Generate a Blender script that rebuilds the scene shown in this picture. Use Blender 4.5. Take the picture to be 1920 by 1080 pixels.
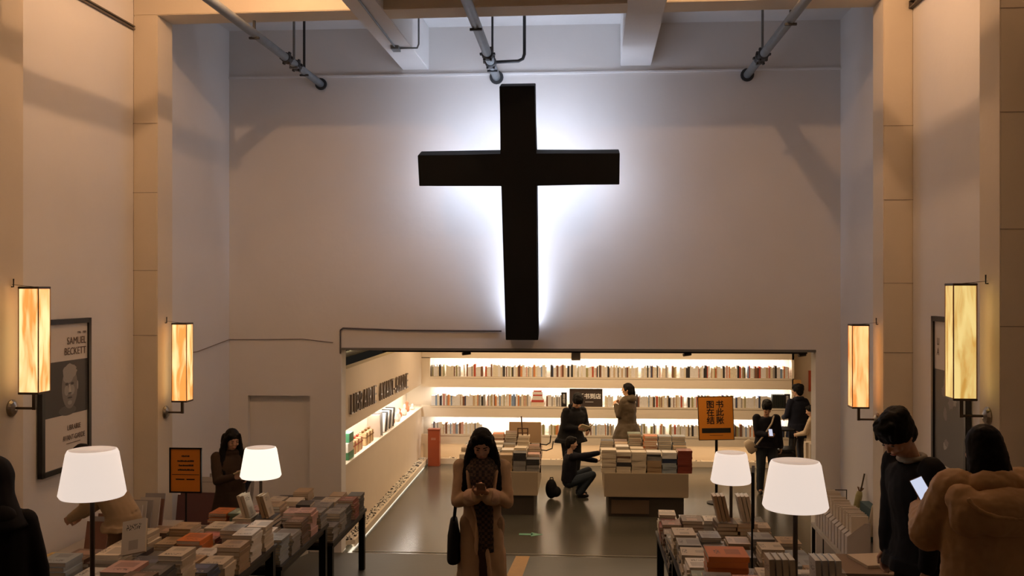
import bpy, bmesh, math, random
from mathutils import Vector, Matrix, Euler, noise

# ------------------------------------------------------------------ camera, world, light, exposure
SC = bpy.context.scene
COL = SC.collection
for o in list(bpy.data.objects):
    bpy.data.objects.remove(o)
R = math.radians
H_EYE = 3.85
cam_d = bpy.data.cameras.new('camera')
cam_d.sensor_width = 36.0
cam_d.lens = 36.0 * 1800 / 1920
cam_d.clip_start = 0.05
cam = bpy.data.objects.new('camera', cam_d)
COL.objects.link(cam)
cam.location = (0, 0, H_EYE)
cam.rotation_euler = (R(90), 0, math.atan(125 / 1800))
SC.camera = cam

w = bpy.data.worlds.new('dim_interior')
SC.world = w
w.use_nodes = True
w.node_tree.nodes['Background'].inputs[0].default_value = (1.0, 0.82, 0.62, 1)
w.node_tree.nodes['Background'].inputs[1].default_value = 0.011

SC.view_settings.view_transform = 'Standard'
SC.view_settings.look = 'None'
SC.view_settings.gamma = 1.0
SC.view_settings.use_curve_mapping = False
SC.view_settings.exposure = 0.0


def light(name, kind, loc, power, color, rot=(0, 0, 0), size=None, size_y=None, radius=None, spread=None):
    d = bpy.data.lights.new(name, kind)
    d.energy = power
    d.color = color
    if kind == 'AREA':
        d.shape = 'RECTANGLE'
        d.size = size
        d.size_y = size_y if size_y else size
        if spread:
            d.spread = R(spread)
    elif radius is not None:
        d.shadow_soft_size = radius
    o = bpy.data.objects.new(name, d)
    COL.objects.link(o)
    o.location = loc
    o.rotation_euler = rot
    return o


WARM = (1.0, 0.58, 0.31)
CREAM = (1.0, 0.68, 0.40)
COOL = (0.72, 0.80, 1.0)
# warm ceiling lamps between the beams (above the frame)
light('ceiling_lamp_left', 'POINT', (-2.95, 9.2, 7.42), 92, WARM, radius=0.025)
light('ceiling_lamp_right', 'POINT', (1.95, 9.2, 7.42), 84, WARM, radius=0.025)
light('ceiling_lamp_left_rear', 'POINT', (-2.9, 5.6, 7.42), 34, WARM, radius=0.15)
light('ceiling_lamp_right_rear', 'POINT', (1.9, 5.6, 7.42), 26, WARM, radius=0.15)
# rear room ceiling lights (behind the lintel)
light('shop_ceiling_panel', 'AREA', (-0.2, 16.0, 3.24), 66, CREAM, rot=(0, 0, 0), size=5.5, size_y=2.6)
light('shop_ceiling_panel_far', 'AREA', (0.5, 19.3, 3.24), 125, CREAM, rot=(0, 0, 0), size=7.0, size_y=1.8)
# shelf strips
for zt in (2.285, 1.645, 0.995):
    light('shelf_strip_light', 'AREA', (0.64, 21.10, zt), 36, (1.0, 0.93, 0.86), rot=(R(28), 0, 0), size=7.75, size_y=0.04)
light('shelf_foot_light', 'AREA', (0.64, 21.12, 0.39), 9, CREAM, rot=(R(10), 0, 0), size=7.75, size_y=0.04)
light('side_niche_light', 'AREA', (-3.54, 17.4, 1.715), 34, (1.0, 0.93, 0.84), rot=(0, R(20), 0), size=0.04, size_y=6.9)
light('trough_floor_light', 'AREA', (-3.36, 17.3, 0.056), 6, (1.0, 0.86, 0.66), rot=(0, R(-20), 0), size=0.06, size_y=6.9)
light('service_void_fill', 'POINT', (-4.3, 18.2, 3.0), 25, (1.0, 0.75, 0.4), radius=0.05)  # added fill light, brightens the gap above the lettered partition

# ------------------------------------------------------------------ geometry helpers
random.seed(7)


def mat(name, col, rough=0.6, metal=0.0, emit=None, estr=0.0, bump=0.0, bscale=20.0, var=0.0, vscale=3.0, spec=0.5, alpha=None):
    m = bpy.data.materials.get(name)
    if m:
        return m
    m = bpy.data.materials.new(name)
    m.use_nodes = True
    nt = m.node_tree
    b = nt.nodes['Principled BSDF']
    b.inputs['Base Color'].default_value = (*col, 1)
    b.inputs['Roughness'].default_value = rough
    b.inputs['Metallic'].default_value = metal
    b.inputs['Specular IOR Level'].default_value = spec
    if emit:
        b.inputs['Emission Color'].default_value = (*emit, 1)
        b.inputs['Emission Strength'].default_value = estr
    if var or bump:
        tc = nt.nodes.new('ShaderNodeTexCoord')
    if var:
        n = nt.nodes.new('ShaderNodeTexNoise')
        n.inputs['Scale'].default_value = vscale
        n.inputs['Detail'].default_value = 5
        nt.links.new(tc.outputs['Object'], n.inputs['Vector'])
        mx = nt.nodes.new('ShaderNodeMix')
        mx.data_type = 'RGBA'
        mx.inputs['A'].default_value = (*[max(0, c * (1 - var)) for c in col], 1)
        mx.inputs['B'].default_value = (*[min(1, c * (1 + var)) for c in col], 1)
        nt.links.new(n.outputs['Fac'], mx.inputs['Factor'])
        nt.links.new(mx.outputs['Result'], b.inputs['Base Color'])
    if bump:
        n2 = nt.nodes.new('ShaderNodeTexNoise')
        n2.inputs['Scale'].default_value = bscale
        n2.inputs['Detail'].default_value = 4
        nt.links.new(tc.outputs['Object'], n2.inputs['Vector'])
        bp = nt.nodes.new('ShaderNodeBump')
        bp.inputs['Strength'].default_value = bump
        bp.inputs['Distance'].default_value = 0.02
        nt.links.new(n2.outputs['Fac'], bp.inputs['Height'])
        nt.links.new(bp.outputs['Normal'], b.inputs['Normal'])
    return m


def tag(o, label=None, cat=None, group=None, kind=None):
    if label:
        o['label'] = label
    if cat:
        o['category'] = cat
    if group:
        o['group'] = group
    if kind:
        o['kind'] = kind
    return o


def link(name, me, m=None, parent=None, loc=None, smooth=False):
    if m is not None:
        for mm in (m if isinstance(m, (list, tuple)) else [m]):
            me.materials.append(mm)
    o = bpy.data.objects.new(name, me)
    COL.objects.link(o)
    if parent:
        o.parent = parent
    if loc is not None:
        o.location = loc
    if smooth:
        for p in me.polygons:
            p.use_smooth = True
    return o


def obj(name, bm, m, parent=None, loc=None, smooth=False):
    me = bpy.data.meshes.new(name)
    bmesh.ops.recalc_face_normals(bm, faces=bm.faces)
    bm.to_mesh(me)
    bm.free()
    return link(name, me, m, parent, loc, smooth)


def empty(name, loc, rz=0, label=None, cat=None, group=None, scale=1.0):
    o = bpy.data.objects.new(name, None)
    o.empty_display_size = 0.1
    COL.objects.link(o)
    o.location = loc
    o.rotation_euler = (0, 0, rz)
    o.scale = (scale,) * 3
    return tag(o, label, cat, group)


def bx(bm, a, b, mi=0, M=None, bevel=0.0):
    (x0, y0, z0), (x1, y1, z1) = a, b
    t = bmesh.new() if bevel else bm
    vs = [t.verts.new((x, y, z)) for z in (z0, z1) for y in (y0, y1) for x in (x0, x1)]
    if M is not None and not bevel:
        for v in vs:
            v.co = M @ v.co
    fs = []
    for f in ((0, 1, 3, 2), (4, 6, 7, 5), (0, 4, 5, 1), (2, 3, 7, 6), (0, 2, 6, 4), (1, 5, 7, 3)):
        fc = t.faces.new([vs[i] for i in f])
        fc.material_index = mi
        fs.append(fc)
    if bevel:
        bmesh.ops.recalc_face_normals(t, faces=t.faces)
        bmesh.ops.bevel(t, geom=list(t.edges), offset=bevel, segments=2, affect='EDGES')
        if M is not None:
            bmesh.ops.transform(t, matrix=M, verts=t.verts)
        me = bpy.data.meshes.new('t')
        for f in t.faces:
            f.material_index = mi
        t.to_mesh(me)
        t.free()
        bm.from_mesh(me)
        bpy.data.meshes.remove(me)
    return vs


def box(name, a, b, m, parent=None, bevel=0.0, rot=None, loc=None):
    """box from a to b; parent-local coordinates."""
    bm = bmesh.new()
    bx(bm, a, b, bevel=bevel)
    o = obj(name, bm, m, parent, loc)
    if rot:
        o.rotation_euler = rot
    return o


def frame_of(d):
    d = d.normalized()
    a = Vector((0, 0, 1)) if abs(d.z) < 0.9 else Vector((1, 0, 0))
    u = d.cross(a).normalized()
    return u, d.cross(u).normalized()


def loft(bm, rings, mi=0, caps=True):
    """rings: lists of equal counts of Vectors."""
    vr = [[bm.verts.new(p) for p in r] for r in rings]
    n = len(vr[0])
    for a, b in zip(vr, vr[1:]):
        for i in range(n):
            f = bm.faces.new((a[i], a[(i + 1) % n], b[(i + 1) % n], b[i]))
            f.material_index = mi
    if caps:
        f = bm.faces.new(list(reversed(vr[0])))
        f.material_index = mi
        f = bm.faces.new(vr[-1])
        f.material_index = mi


def circ(c, u, v, ru, rv=None, n=16):
    rv = ru if rv is None else rv
    return [Vector(c) + u * (ru * math.cos(2 * math.pi * i / n)) + v * (rv * math.sin(2 * math.pi * i / n)) for i in range(n)]


def tube(bm, pts, r, n=10, mi=0):
    pts = [Vector(p) for p in pts]
    rings = []
    u = None
    for i, p in enumerate(pts):
        if i == 0:
            d = pts[1] - p
        elif i == len(pts) - 1:
            d = p - pts[i - 1]
        else:
            d = (pts[i + 1] - p).normalized() + (p - pts[i - 1]).normalized()
        d.normalize()
        if u is None:
            u, v = frame_of(d)
        else:
            u = (u - d * u.dot(d)).normalized()
            v = d.cross(u).normalized()
        rr = r[i] if isinstance(r, (list, tuple)) else r
        rings.append(circ(p, u, v, rr, n=n))
    loft(bm, rings, mi)


def lathe(bm, prof, n=32, mi=0, caps=True, c=(0, 0, 0)):
    X, Y = Vector((1, 0, 0)), Vector((0, 1, 0))
    loft(bm, [circ(Vector(c) + Vector((0, 0, z)), X, Y, r, n=n) for r, z in prof], mi, caps)


def capsule(bm, p0, p1, r0, r1, n=12):
    p0, p1 = Vector(p0), Vector(p1)
    d = p1 - p0
    L = d.length
    if L < 1e-6:
        d = Vector((0, 0, 1))
        L = 0
    else:
        d /= L
    u, v = frame_of(d)
    rings = []
    for k in range(1, 5):
        a = math.pi / 2 * (1 - k / 4)
        rings.append(circ(p0 - d * (r0 * math.sin(a)), u, v, max(r0 * math.cos(a), 1e-4), n=n))
    for k in range(0, 4):
        a = math.pi / 2 * (k / 4)
        rings.append(circ(p1 + d * (r1 * math.sin(a)), u, v, max(r1 * math.cos(a), 1e-4), n=n))
    loft(bm, rings)


def ellip(bm, c, r, M=None, n=14):
    c = Vector(c)
    M = M or Matrix.Identity(3)
    rings = []
    for k in range(1, n):
        a = -math.pi / 2 + math.pi * k / n
        z, q = math.sin(a), math.cos(a)
        ring = []
        for i in range(n):
            t = 2 * math.pi * i / n
            ring.append(c + M @ Vector((r[0] * q * math.cos(t), r[1] * q * math.sin(t), r[2] * z)))
        rings.append(ring)
    loft(bm, rings)


TMP = bpy.data.scenes.new('workbench')      # throw-away scene used only to evaluate modifiers and text quickly


def evaluated(o):
    TMP.collection.objects.link(o)
    vl = TMP.view_layers[0]
    vl.update()
    me = bpy.data.meshes.new_from_object(o.evaluated_get(vl.depsgraph))
    bpy.data.objects.remove(o)
    return me


def remeshed(name, bm, vox, m, parent=None, smooth=4, sf=0.5, noise_amt=0.0, nscale=6.0, ratio=None):
    """one continuous closed surface from overlapping volumes"""
    me = bpy.data.meshes.new('tmp')
    bmesh.ops.recalc_face_normals(bm, faces=bm.faces)
    bm.to_mesh(me)
    bm.free()
    o = bpy.data.objects.new('tmp', me)
    md = o.modifiers.new('r', 'REMESH')
    md.mode = 'VOXEL'
    md.voxel_size = vox
    if smooth:
        s = o.modifiers.new('s', 'SMOOTH')
        s.factor = sf
        s.iterations = smooth
    if ratio:
        dc = o.modifiers.new('d', 'DECIMATE')
        dc.ratio = ratio
    ne = evaluated(o)
    bpy.data.meshes.remove(me)
    ne.name = name
    if noise_amt:
        n = len(ne.vertices)
        co = [0.0] * (3 * n)
        no = [0.0] * (3 * n)
        ne.vertices.foreach_get('co', co)
        ne.vertices.foreach_get('normal', no)
        for i in range(0, 3 * n, 3):
            d = noise.fractal(Vector(co[i:i + 3]) * nscale, 1.0, 2.0, 3) * noise_amt
            co[i] += no[i] * d
            co[i + 1] += no[i + 1] * d
            co[i + 2] += no[i + 2] * d
        ne.vertices.foreach_set('co', co)
        ne.update()
    ne.materials.clear()
    return link(name, ne, m, parent, smooth=True)


def text(name, body, size, m, parent=None, loc=(0, 0, 0), rot=(0, 0, 0), ext=0.002, offset=0.0, ax='CENTER', sx=1.0, space=1.0, line=1.0):
    cu = bpy.data.curves.new('t', 'FONT')
    cu.body = body
    cu.size = size
    cu.extrude = ext
    cu.offset = offset
    cu.align_x = ax
    cu.align_y = 'CENTER'
    cu.space_character = space
    cu.space_line = line
    cu.resolution_u = 3
    t = bpy.data.objects.new('t', cu)
    me = evaluated(t)
    o = link(name, me, m, parent)
    o.location = loc
    o.rotation_euler = rot
    o.scale = (sx, 1, 1)
    return o


def struct(name, bm, m):
    return tag(obj(name, bm, m), kind='structure')


def sbox(name, a, b, m, bevel=0.0):
    o = box(name, a, b, m, bevel=bevel)
    o['kind'] = 'structure'
    return o


def ramp_z(y):
    if y >= 13.6:
        return 0.0
    if y > 13.2:
        return 0.158 * (13.6 - y) / 0.4
    return 0.10 + 0.1444 * (13.6 - y)


# ------------------------------------------------------------------ materials
M_WALL = mat('plaster', (0.76, 0.73, 0.70), 0.85, var=0.05, vscale=1.2, bump=0.15, bscale=9)
M_PIL = mat('pilaster_paint', (0.72, 0.63, 0.50), 0.8, var=0.05, vscale=1.5, bump=0.12, bscale=14)
M_CEIL = mat('ceiling_paint', (0.74, 0.73, 0.72), 0.85, var=0.06, vscale=2, bump=0.12)
M_SHOPWALL = mat('shop_wall', (0.74, 0.64, 0.52), 0.7, var=0.03)
M_SHELF = mat('shelf_white', (0.82, 0.73, 0.60), 0.55)
M_DARKVOID = mat('void_dark', (0.03, 0.03, 0.028), 0.9)
M_BLACK = mat('black_paint', (0.011, 0.012, 0.013), 0.75, spec=0.2)
M_BLACKMET = mat('black_metal', (0.012, 0.012, 0.012), 0.45, metal=0.6)
M_STEEL = mat('brushed_steel', (0.42, 0.38, 0.32), 0.28, metal=1.0)
M_BRONZE = mat('dark_bronze', (0.09, 0.07, 0.055), 0.4, metal=0.9)
M_PIPE = mat('pipe_grey', (0.24, 0.27, 0.29), 0.5, metal=0.2, var=0.25, vscale=8)
M_PIPEDK = mat('pipe_dark', (0.035, 0.037, 0.04), 0.6)
M_FLOOR = mat('polished_concrete', (0.075, 0.070, 0.054), 0.20, var=0.16, vscale=1.6, bump=0.025, bscale=2)
M_RAMP = mat('ramp_paint', (0.035, 0.037, 0.030), 0.42, var=0.2, vscale=3, bump=0.06, bscale=12)
M_KERB = mat('kerb_concrete', (0.42, 0.39, 0.34), 0.8, var=0.1)
M_YELLOW = mat('road_yellow', (0.46, 0.24, 0.05), 0.55, var=0.2, vscale=12)
M_GREEN = mat('arrow_green', (0.12, 0.34, 0.22), 0.5)
M_TABLE = mat('table_top_dark', (0.03, 0.025, 0.02), 0.5)
M_ORANGE = mat('sign_orange', (0.78, 0.27, 0.02), 0.55)
M_INK = mat('ink', (0.01, 0.008, 0.007), 0.6)
M_WHITEINK = mat('white_ink', (0.85, 0.83, 0.8), 0.6)
M_CLOTHBEIGE = mat('counter_cloth', (0.42, 0.34, 0.24), 0.85)

# ------------------------------------------------------------------ the hall
XL, XR, YW, ZC = -5.09, 3.65, 13.7, 7.6
Y0 = -3.0
XO0, XO1, ZO = -3.43, 3.31, 2.98
# floor of the rear room, ramp
bm = bmesh.new()
bx(bm, (-6.0, 13.6, -0.2), (6.6, 22.0, 0.0))
struct('floor', bm, M_FLOOR)
bm = bmesh.new()
ys = [Y0 + i * 0.9 for i in range(18)] + [13.2, 13.3, 13.4, 13.5, 13.6]
ys = sorted(set(round(y, 3) for y in ys if y <= 13.6))
loft(bm, [[Vector((XL - 0.2, y, -0.3)), Vector((XR + 0.2, y, -0.3)), Vector((XR + 0.2, y, ramp_z(y))), Vector((XL - 0.2, y, ramp_z(y)))] for y in ys])
o = struct('floor_ramp', bm, M_RAMP)
# raised walkways along both walls
for nm, xa, xb in (('trim_1', XL, -3.72), ('trim_2', 2.05, XR)):
    bm = bmesh.new()
    ye = 13.0
    loft(bm, [[Vector((xa, y, ramp_z(y) - 0.1)), Vector((xb, y, ramp_z(y) - 0.1)), Vector((xb, y, ramp_z(y) + 0.12)), Vector((xa, y, ramp_z(y) + 0.12))] for y in (Y0, 5.0, ye)])
    struct(nm, bm, M_KERB)
# side walls
sbox('wall_left', (XL - 0.3, Y0, -0.3), (XL, YW + 0.3, ZC), M_WALL)
sbox('wall_right', (XR, Y0, -0.3), (XR + 0.3, YW + 0.3, ZC), M_WALL)
sbox('wall_behind', (XL - 0.3, Y0 - 0.3, -0.3), (XR + 0.3, Y0, ZC), M_WALL)
sbox('ceiling', (XL - 0.3, Y0 - 0.3, ZC), (XR + 0.3, YW + 0.3, ZC + 0.2), M_CEIL)
# end wall with the opening and the blind doorway (recess)
bm = bmesh.new()
T = 0.27
bx(bm, (XL, YW, 2.283), (XO0, YW + T, ZC))                 # above recess
bx(bm, (XL, YW, -0.1), (-4.811, YW + T, 2.283))
bx(bm, (-3.893, YW, -0.1), (XO0, YW + T, 2.283))
bx(bm, (-4.811, YW + 0.09, -0.1), (-3.893, YW + T, 2.283))  # recessed panel
bx(bm, (XO0, YW, ZO), (XO1, YW + T, ZC))
bx(bm, (XO1, YW, -0.1), (XR, YW + T, ZC))
struct('wall_end', bm, M_WALL)
sbox('trim_3', (XL, YW - 0.03, 6.90), (XR, YW, 6.925), mat('ledge_highlight', (0.86, 0.85, 0.84), 0.7))        # ledge high on the end wall, its highlight put into a lighter colour
sbox('trim_4', (XO0, YW - 0.02, 2.95), (XO1, YW + T + 0.02, 2.985), mat('opening_edge', (0.16, 0.15, 0.13), 0.6))
# crossbeams and long beams
k = 5
for y in (10.7, 7.7, 4.7, 1.7):
    sbox('trim_%d' % k, (XL, y, 7.0), (XR, y + 0.4, ZC), M_PIL, 0.008)
    k += 1
for xa, xb in ((-2.532, -2.15), (0.59, 1.02)):
    sbox('trim_%d' % k, (xa, Y0, 6.995), (xb, YW, ZC), M_CEIL, 0.008)
    k += 1
# pilasters
for y in (10.7, 7.7, 4.7, 1.7):
    sbox('trim_%d' % k, (XL, y, -0.2), (-4.80, y + 0.4, 7.0), M_PIL, 0.008)
    k += 1
    sbox('trim_%d' % k, (3.34, y, -0.2), (XR, y + 0.4, 7.0), M_PIL, 0.008)
    k += 1
# seams in the pilasters and cracks in the plaster, as fine dark joints
M_SEAM = mat('seam', (0.33, 0.27, 0.21), 0.9)
bm = bmesh.new()
for z in (5.75, 4.95, 4.05, 3.3):
    bx(bm, (XL, 10.697, z), (-4.80, 10.7, z + 0.006))
    bx(bm, (3.34, 10.697, z - 0.15), (XR, 10.7, z - 0.144))
    bx(bm, (3.34, 7.697, z + 0.25), (XR, 7.7, z + 0.257))
struct('trim_%d' % k, bm, M_SEAM)
k += 1

# rear room shell
YB = 21.0
sbox('wall_shop_left', (-3.62, YW + T, 0), (-3.46, 21.3, 1.23), M_SHOPWALL)
sbox('wall_shop_left_upper', (-3.62, YW + T, 1.73), (-3.46, 21.3, 2.64), M_SHOPWALL)
bm = bmesh.new()
bx(bm, (-3.86, YW + T, 1.20), (-3.62, 21.3, 1.23))
bx(bm, (-3.86, YW + T, 1.73), (-3.62, 21.3, 1.76))
bx(bm, (-3.90, YW + T, 1.20), (-3.86, 21.3, 1.76))
bx(bm, (-3.86, YW + T, 1.23), (-3.46, YW + T + 0.02, 1.73))
struct('trim_%d' % k, bm, M_SHELF)
k += 1
sbox('trim_%d' % k, (-3.62, YW + T, 1.205), (-3.44, 21.0, 1.232), M_SHELF)
k += 1
sbox('wall_shop_right', (6.2, YW + T, 0), (6.35, 21.6, 3.5), M_SHOPWALL)
sbox('wall_shop_front', (XR, YW + 0.1, 0), (6.3, YW + T, 3.5), M_SHOPWALL)
sbox('wall_void_left', (-6.0, YW + T, 0), (-5.9, 21.6, 3.5), mat('void_wall_yellow_lit', (0.55, 0.45, 0.24), 0.8))  # yellow lamplight on this wall is put into its colour
sbox('wall_shop_far', (4.62, 21.35, 0), (6.3, 21.6, 3.5), M_SHOPWALL)
sbox('ceiling_shop', (-6.0, YW + T, 3.36), (6.3, 21.6, 3.5), mat('shop_ceiling', (0.70, 0.60, 0.40), 0.8))
# built-in shelf wall: fascias, boards, back
bm = bmesh.new()
xa, xb = -3.46, 4.62
xs0, xs1 = -3.27, 4.574
bx(bm, (-4.0, 21.32, 0.0), (4.62, 21.5, 3.4))                # back
for z0, z1 in ((2.305, 3.36), (1.665, 1.90), (1.01, 1.255), (0.42, 0.63)):
    bx(bm, (xa, YB, z0), (xb, 21.03, z1))
for z in (1.90, 1.255, 0.63):
    bx(bm, (xs0, YB - 0.012, z - 0.03), (xs1, 21.32, z))
for z in (2.305, 1.665, 1.01, 0.42):
    bx(bm, (xs0, 21.03, z), (xs1, 21.32, z + 0.02))
bx(bm, (xs1, YB, 0.0), (xb, 21.32, 3.36))
bx(bm, (xa, YB, 1.255), (xs0 - 0.0, 21.03, 1.27))
bx(bm, (-3.62, YB, 1.9), (xs0, 21.32, 2.32))
bx(bm, (xa, 20.86, 0.0), (xb, 20.90, 0.12))                   # foot trough
bx(bm, (xa, 20.90, 0.0), (xb, 21.32, 0.06))
struct('wall_shop_back', bm, M_SHELF)
# gravel trough at the left partition
bm = bmesh.new()
bx(bm, (-3.33, YW + T + 0.0, 0.035), (-3.29, 20.86, 0.135))
bx(bm, (-3.46, YW + T + 0.0, 0.06), (-3.33, 20.86, 0.12))
struct('trim_%d' % k, bm, M_SHELF)
k += 1

# pebbles in the troughs (uncountable): one scattered object each
def pebbles(name, x0, x1, y0, y1, z, n, dark_only, label):
    rnd = random.Random(3)
    bm = bmesh.new()
    for i in range(n):
        x, y = rnd.uniform(x0, x1), rnd.uniform(y0, y1)
        r = rnd.uniform(0.012, 0.024)
        mi = (1 if rnd.random() < 0.28 else 0) if not dark_only else (1 if rnd.random() < 0.5 else 0)
        c = Vector((x, y, z + rnd.uniform(0, 0.022)))
        f0 = len(bm.faces)
        ellip(bm, c, (r * rnd.uniform(.8, 1.3), r, r * .7), Matrix.Rotation(rnd.uniform(0, 3), 3, 'Z'), n=5)
        bm.faces.ensure_lookup_table()
        for f in bm.faces[f0:]:
            f.material_index = mi
    o = obj(name, bm, [mat('pebble_white', (0.80, 0.76, 0.68), 0.6), mat('pebble_dark', (0.03, 0.03, 0.03), 0.5)])
    return tag(o, label, 'pebbles', kind='stuff')


pebbles('pebbles', -3.455, -3.335, 14.0, 20.8, 0.122, 3000, False, 'white and black pebbles filling the long trough below the lettered wall')
pebbles('pebbles', -3.2, 4.5, 20.92, 21.25, 0.065, 260, True, 'sparse dark and white pebbles in the trough under the lit back shelves')

# road markings, drain, arrow
bm = bmesh.new()
for xa_, xb_ in ((-1.20, -1.02), (-0.86, -0.67)):
    rings = []
    for y in (0.0, 13.19):
        z = ramp_z(y)
        rings.append([Vector((xa_, y, z - 0.01)), Vector((xb_, y, z - 0.01)), Vector((xb_, y, z + 0.002)), Vector((xa_, y, z + 0.002))])
    loft(bm, rings)
struct('road_marking_lines', bm, M_YELLOW)
bm = bmesh.new()
bx(bm, (-3.3, 13.60, 0.0), (3.3, 13.64, 0.012))
bx(bm, (-3.3, 13.84, 0.0), (3.3, 13.86, 0.006))
struct('trim_%d' % k, bm, mat('drain_metal', (0.30, 0.27, 0.22), 0.35, metal=0.8))
k += 1
bm = bmesh.new()
for pts in ([(-.93, 14.93), (-.93, 15.03), (-.72, 15.03), (-.72, 14.93)], [(-.74, 14.86), (-.74, 15.10), (-.56, 14.98)]):
    lo = [Vector((x, y, -0.002)) for x, y in pts]
    hi = [Vector((x, y, 0.003)) for x, y in pts]
    loft(bm, [lo, hi])
tag(obj('floor_arrow', bm, M_GREEN), 'green arrow sticker on the grey floor pointing right', 'floor sticker')

# ------------------------------------------------------------------ the cross
def rotx_frame(base, lean):
    e = bpy.data.objects.new('cross', None)
    COL.objects.link(e)
    e.location = base
    e.rotation_euler = (lean, 0, 0)
    return e


LEAN = math.atan2(13.39 - 12.3, 6.45 - 3.127)
cross = rotx_frame((-0.79, 13.39, 3.12), LEAN)
tag(cross, 'large black wooden cross leaning out from the end wall with white light behind', 'cross')
Lc = math.hypot(13.39 - 12.3, 6.45 - 3.127)
TH = 0.30
bm = bmesh.new()
za0, za1 = 2.20, 2.615
# local: x across, y depth (front face y=0, back y=TH), z along the post
out = [(-.228, 0), (.228, 0), (.228, za0), (1.325, za0), (1.325, za1), (.228, za1), (.228, Lc), (-.228, Lc), (-.228, za1), (-1.335, za1), (-1.335, za0), (-.228, za0)]
fr = [bm.verts.new((x, 0, z)) for x, z in out]
bk = [bm.verts.new((x, TH, z)) for x, z in out]
bm.faces.new(fr)
bm.faces.new(list(reversed(bk)))
for i in range(12):
    bm.faces.new((fr[i], bk[i], bk[(i + 1) % 12], fr[(i + 1) % 12]))
bmesh.ops.bevel(bm, geom=[e for e in bm.edges], offset=0.008, segments=1, affect='EDGES')
obj('body', bm, M_BLACK, cross)
# LED strips on the back of the cross
M_LED = mat('led_white', (0.9, 0.9, 0.9), 0.5, emit=(0.72, 0.80, 1.0), estr=20)
M_LED2 = mat('led_white_upper', (0.9, 0.9, 0.9), 0.5, emit=(0.72, 0.80, 1.0), estr=34)
for nm, a, b in (('led_strip', (-.19, TH + .004, .15), (-.16, TH + .03, za0)), ('led_strip', (.16, TH + .004, .15), (.19, TH + .03, za0)),
                 ('led_strip', (-.19, TH + .004, za1), (-.16, TH + .03, Lc - .05)), ('led_strip', (.16, TH + .004, za1), (.19, TH + .03, Lc - .05)),
                 ('led_strip', (-1.28, TH + .004, za0 + .04), (1.27, TH + .03, za0 + .07)), ('led_strip', (-1.28, TH + .004, za1 - .07), (1.27, TH + .03, za1 - .04))):
    box(nm, a, b, M_LED2 if a[2] > 2.1 else M_LED, cross)
bm = bmesh.new()
tube(bm, [(0.0, TH, Lc - .5), (0.0, TH + .80, Lc - .62)], 0.012)
obj('wall_stay', bm, M_BLACKMET, cross)

# ------------------------------------------------------------------ pipes under the ceiling
def pipe_thing(name, label, pts, r, hang, mt, group=None, joints=()):
    t = empty(name, pts[0], label=label, cat='pipe', group=group)
    o0 = Vector(pts[0])
    bm = bmesh.new()
    tube(bm, [Vector(p) - o0 for p in pts], r, n=14)
    obj('pipe_run', bm, mt, t, smooth=True)
    d = (Vector(pts[-1]) - Vector(pts[-2])).normalized()
    bm = bmesh.new()
    e = Vector(pts[-1]) - o0
    tube(bm, [e - d * 0.03, e + d * 0.0], r * 1.7, n=16)
    obj('wall_flange', bm, M_PIPEDK, t)
    for y in joints:
        bm = bmesh.new()
        f = (y - pts[0][1]) / (pts[-1][1] - pts[0][1])
        c = o0.lerp(Vector(pts[-1]), f) - o0
        tube(bm, [c - d * 0.07, c - d * 0.05, c + d * 0.05, c + d * 0.07], [r * 1.15, r * 1.35, r * 1.35, r * 1.15], n=14)
        for a in range(6):
            an = a * math.pi / 3
            bx(bm, tuple(c + Vector((math.cos(an) * r * 1.5 - .012, -.03, math.sin(an) * r * 1.5 - .012))), tuple(c + Vector((math.cos(an) * r * 1.5 + .012, .03, math.sin(an) * r * 1.5 + .012))))
        obj('coupling', bm, M_PIPE if mt is not M_PIPE else M_PIPEDK, t)
    for y, m2, ztop in hang:
        f = (y - pts[0][1]) / (pts[-1][1] - pts[0][1])
        c = o0.lerp(Vector(pts[-1]), f) - o0
        bm = bmesh.new()
        bx(bm, (c.x - .014, c.y - .014, c.z - r - .015), (c.x + .014, c.y + .014, ztop - o0.z))
        bx(bm, (c.x - r * 1.2, c.y - .016, c.z - r * 1.25), (c.x + r * 1.2, c.y + .016, c.z - r * 0.8))
        obj('hanger', bm, m2, t)
    return t


pipe_thing('ceiling_pipe', 'grey pipe on hangers running along the left side under the ceiling', [(-3.86, 2.0, 6.80), (-3.72, 13.68, 6.80)], 0.05,
           [(10.9, M_PIPEDK, 6.95), (12.4, M_PIPE, ZC), (12.85, M_PIPEDK, ZC), (8.6, M_PIPEDK, ZC), (5.5, M_PIPEDK, ZC)], M_PIPE, joints=(12.1, 12.5))
pipe_thing('ceiling_pipe', 'thick grey pipe above the black cross with a dark branch', [(-1.17, 2.0, 6.86), (-1.17, 13.68, 6.86)], 0.058,
           [(10.9, M_PIPEDK, 6.95), (13.0, M_PIPEDK, ZC), (7.0, M_PIPEDK, ZC), (4.0, M_PIPEDK, ZC)], M_PIPE, joints=(12.3, 12.75))
pipe_thing('ceiling_pipe', 'grey pipe running along the right side under the ceiling to the end wall', [(2.36, 2.0, 6.88), (2.36, 13.68, 6.84)], 0.055,
           [(12.55, M_PIPE, ZC), (10.9, M_PIPEDK, 6.95), (7.0, M_PIPEDK, ZC), (4.0, M_PIPEDK, ZC)], M_PIPE, joints=(12.7, 12.5))
bm = bmesh.new()
tube(bm, [(-1.12, 12.75, 6.86), (-.80, 12.75, 6.87), (-.74, 12.75, 6.90), (-.72, 12.75, 6.96), (-.72, 12.75, 7.59)], 0.022)
tag(obj('branch_pipe', bm, M_PIPEDK, smooth=True), 'thin dark branch pipe with an elbow beside the pipe over the cross', 'pipe')
bm = bmesh.new()
tube(bm, [(-2.40, 2.0, 6.98), (-2.38, 12.4, 6.98)], 0.012)
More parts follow.
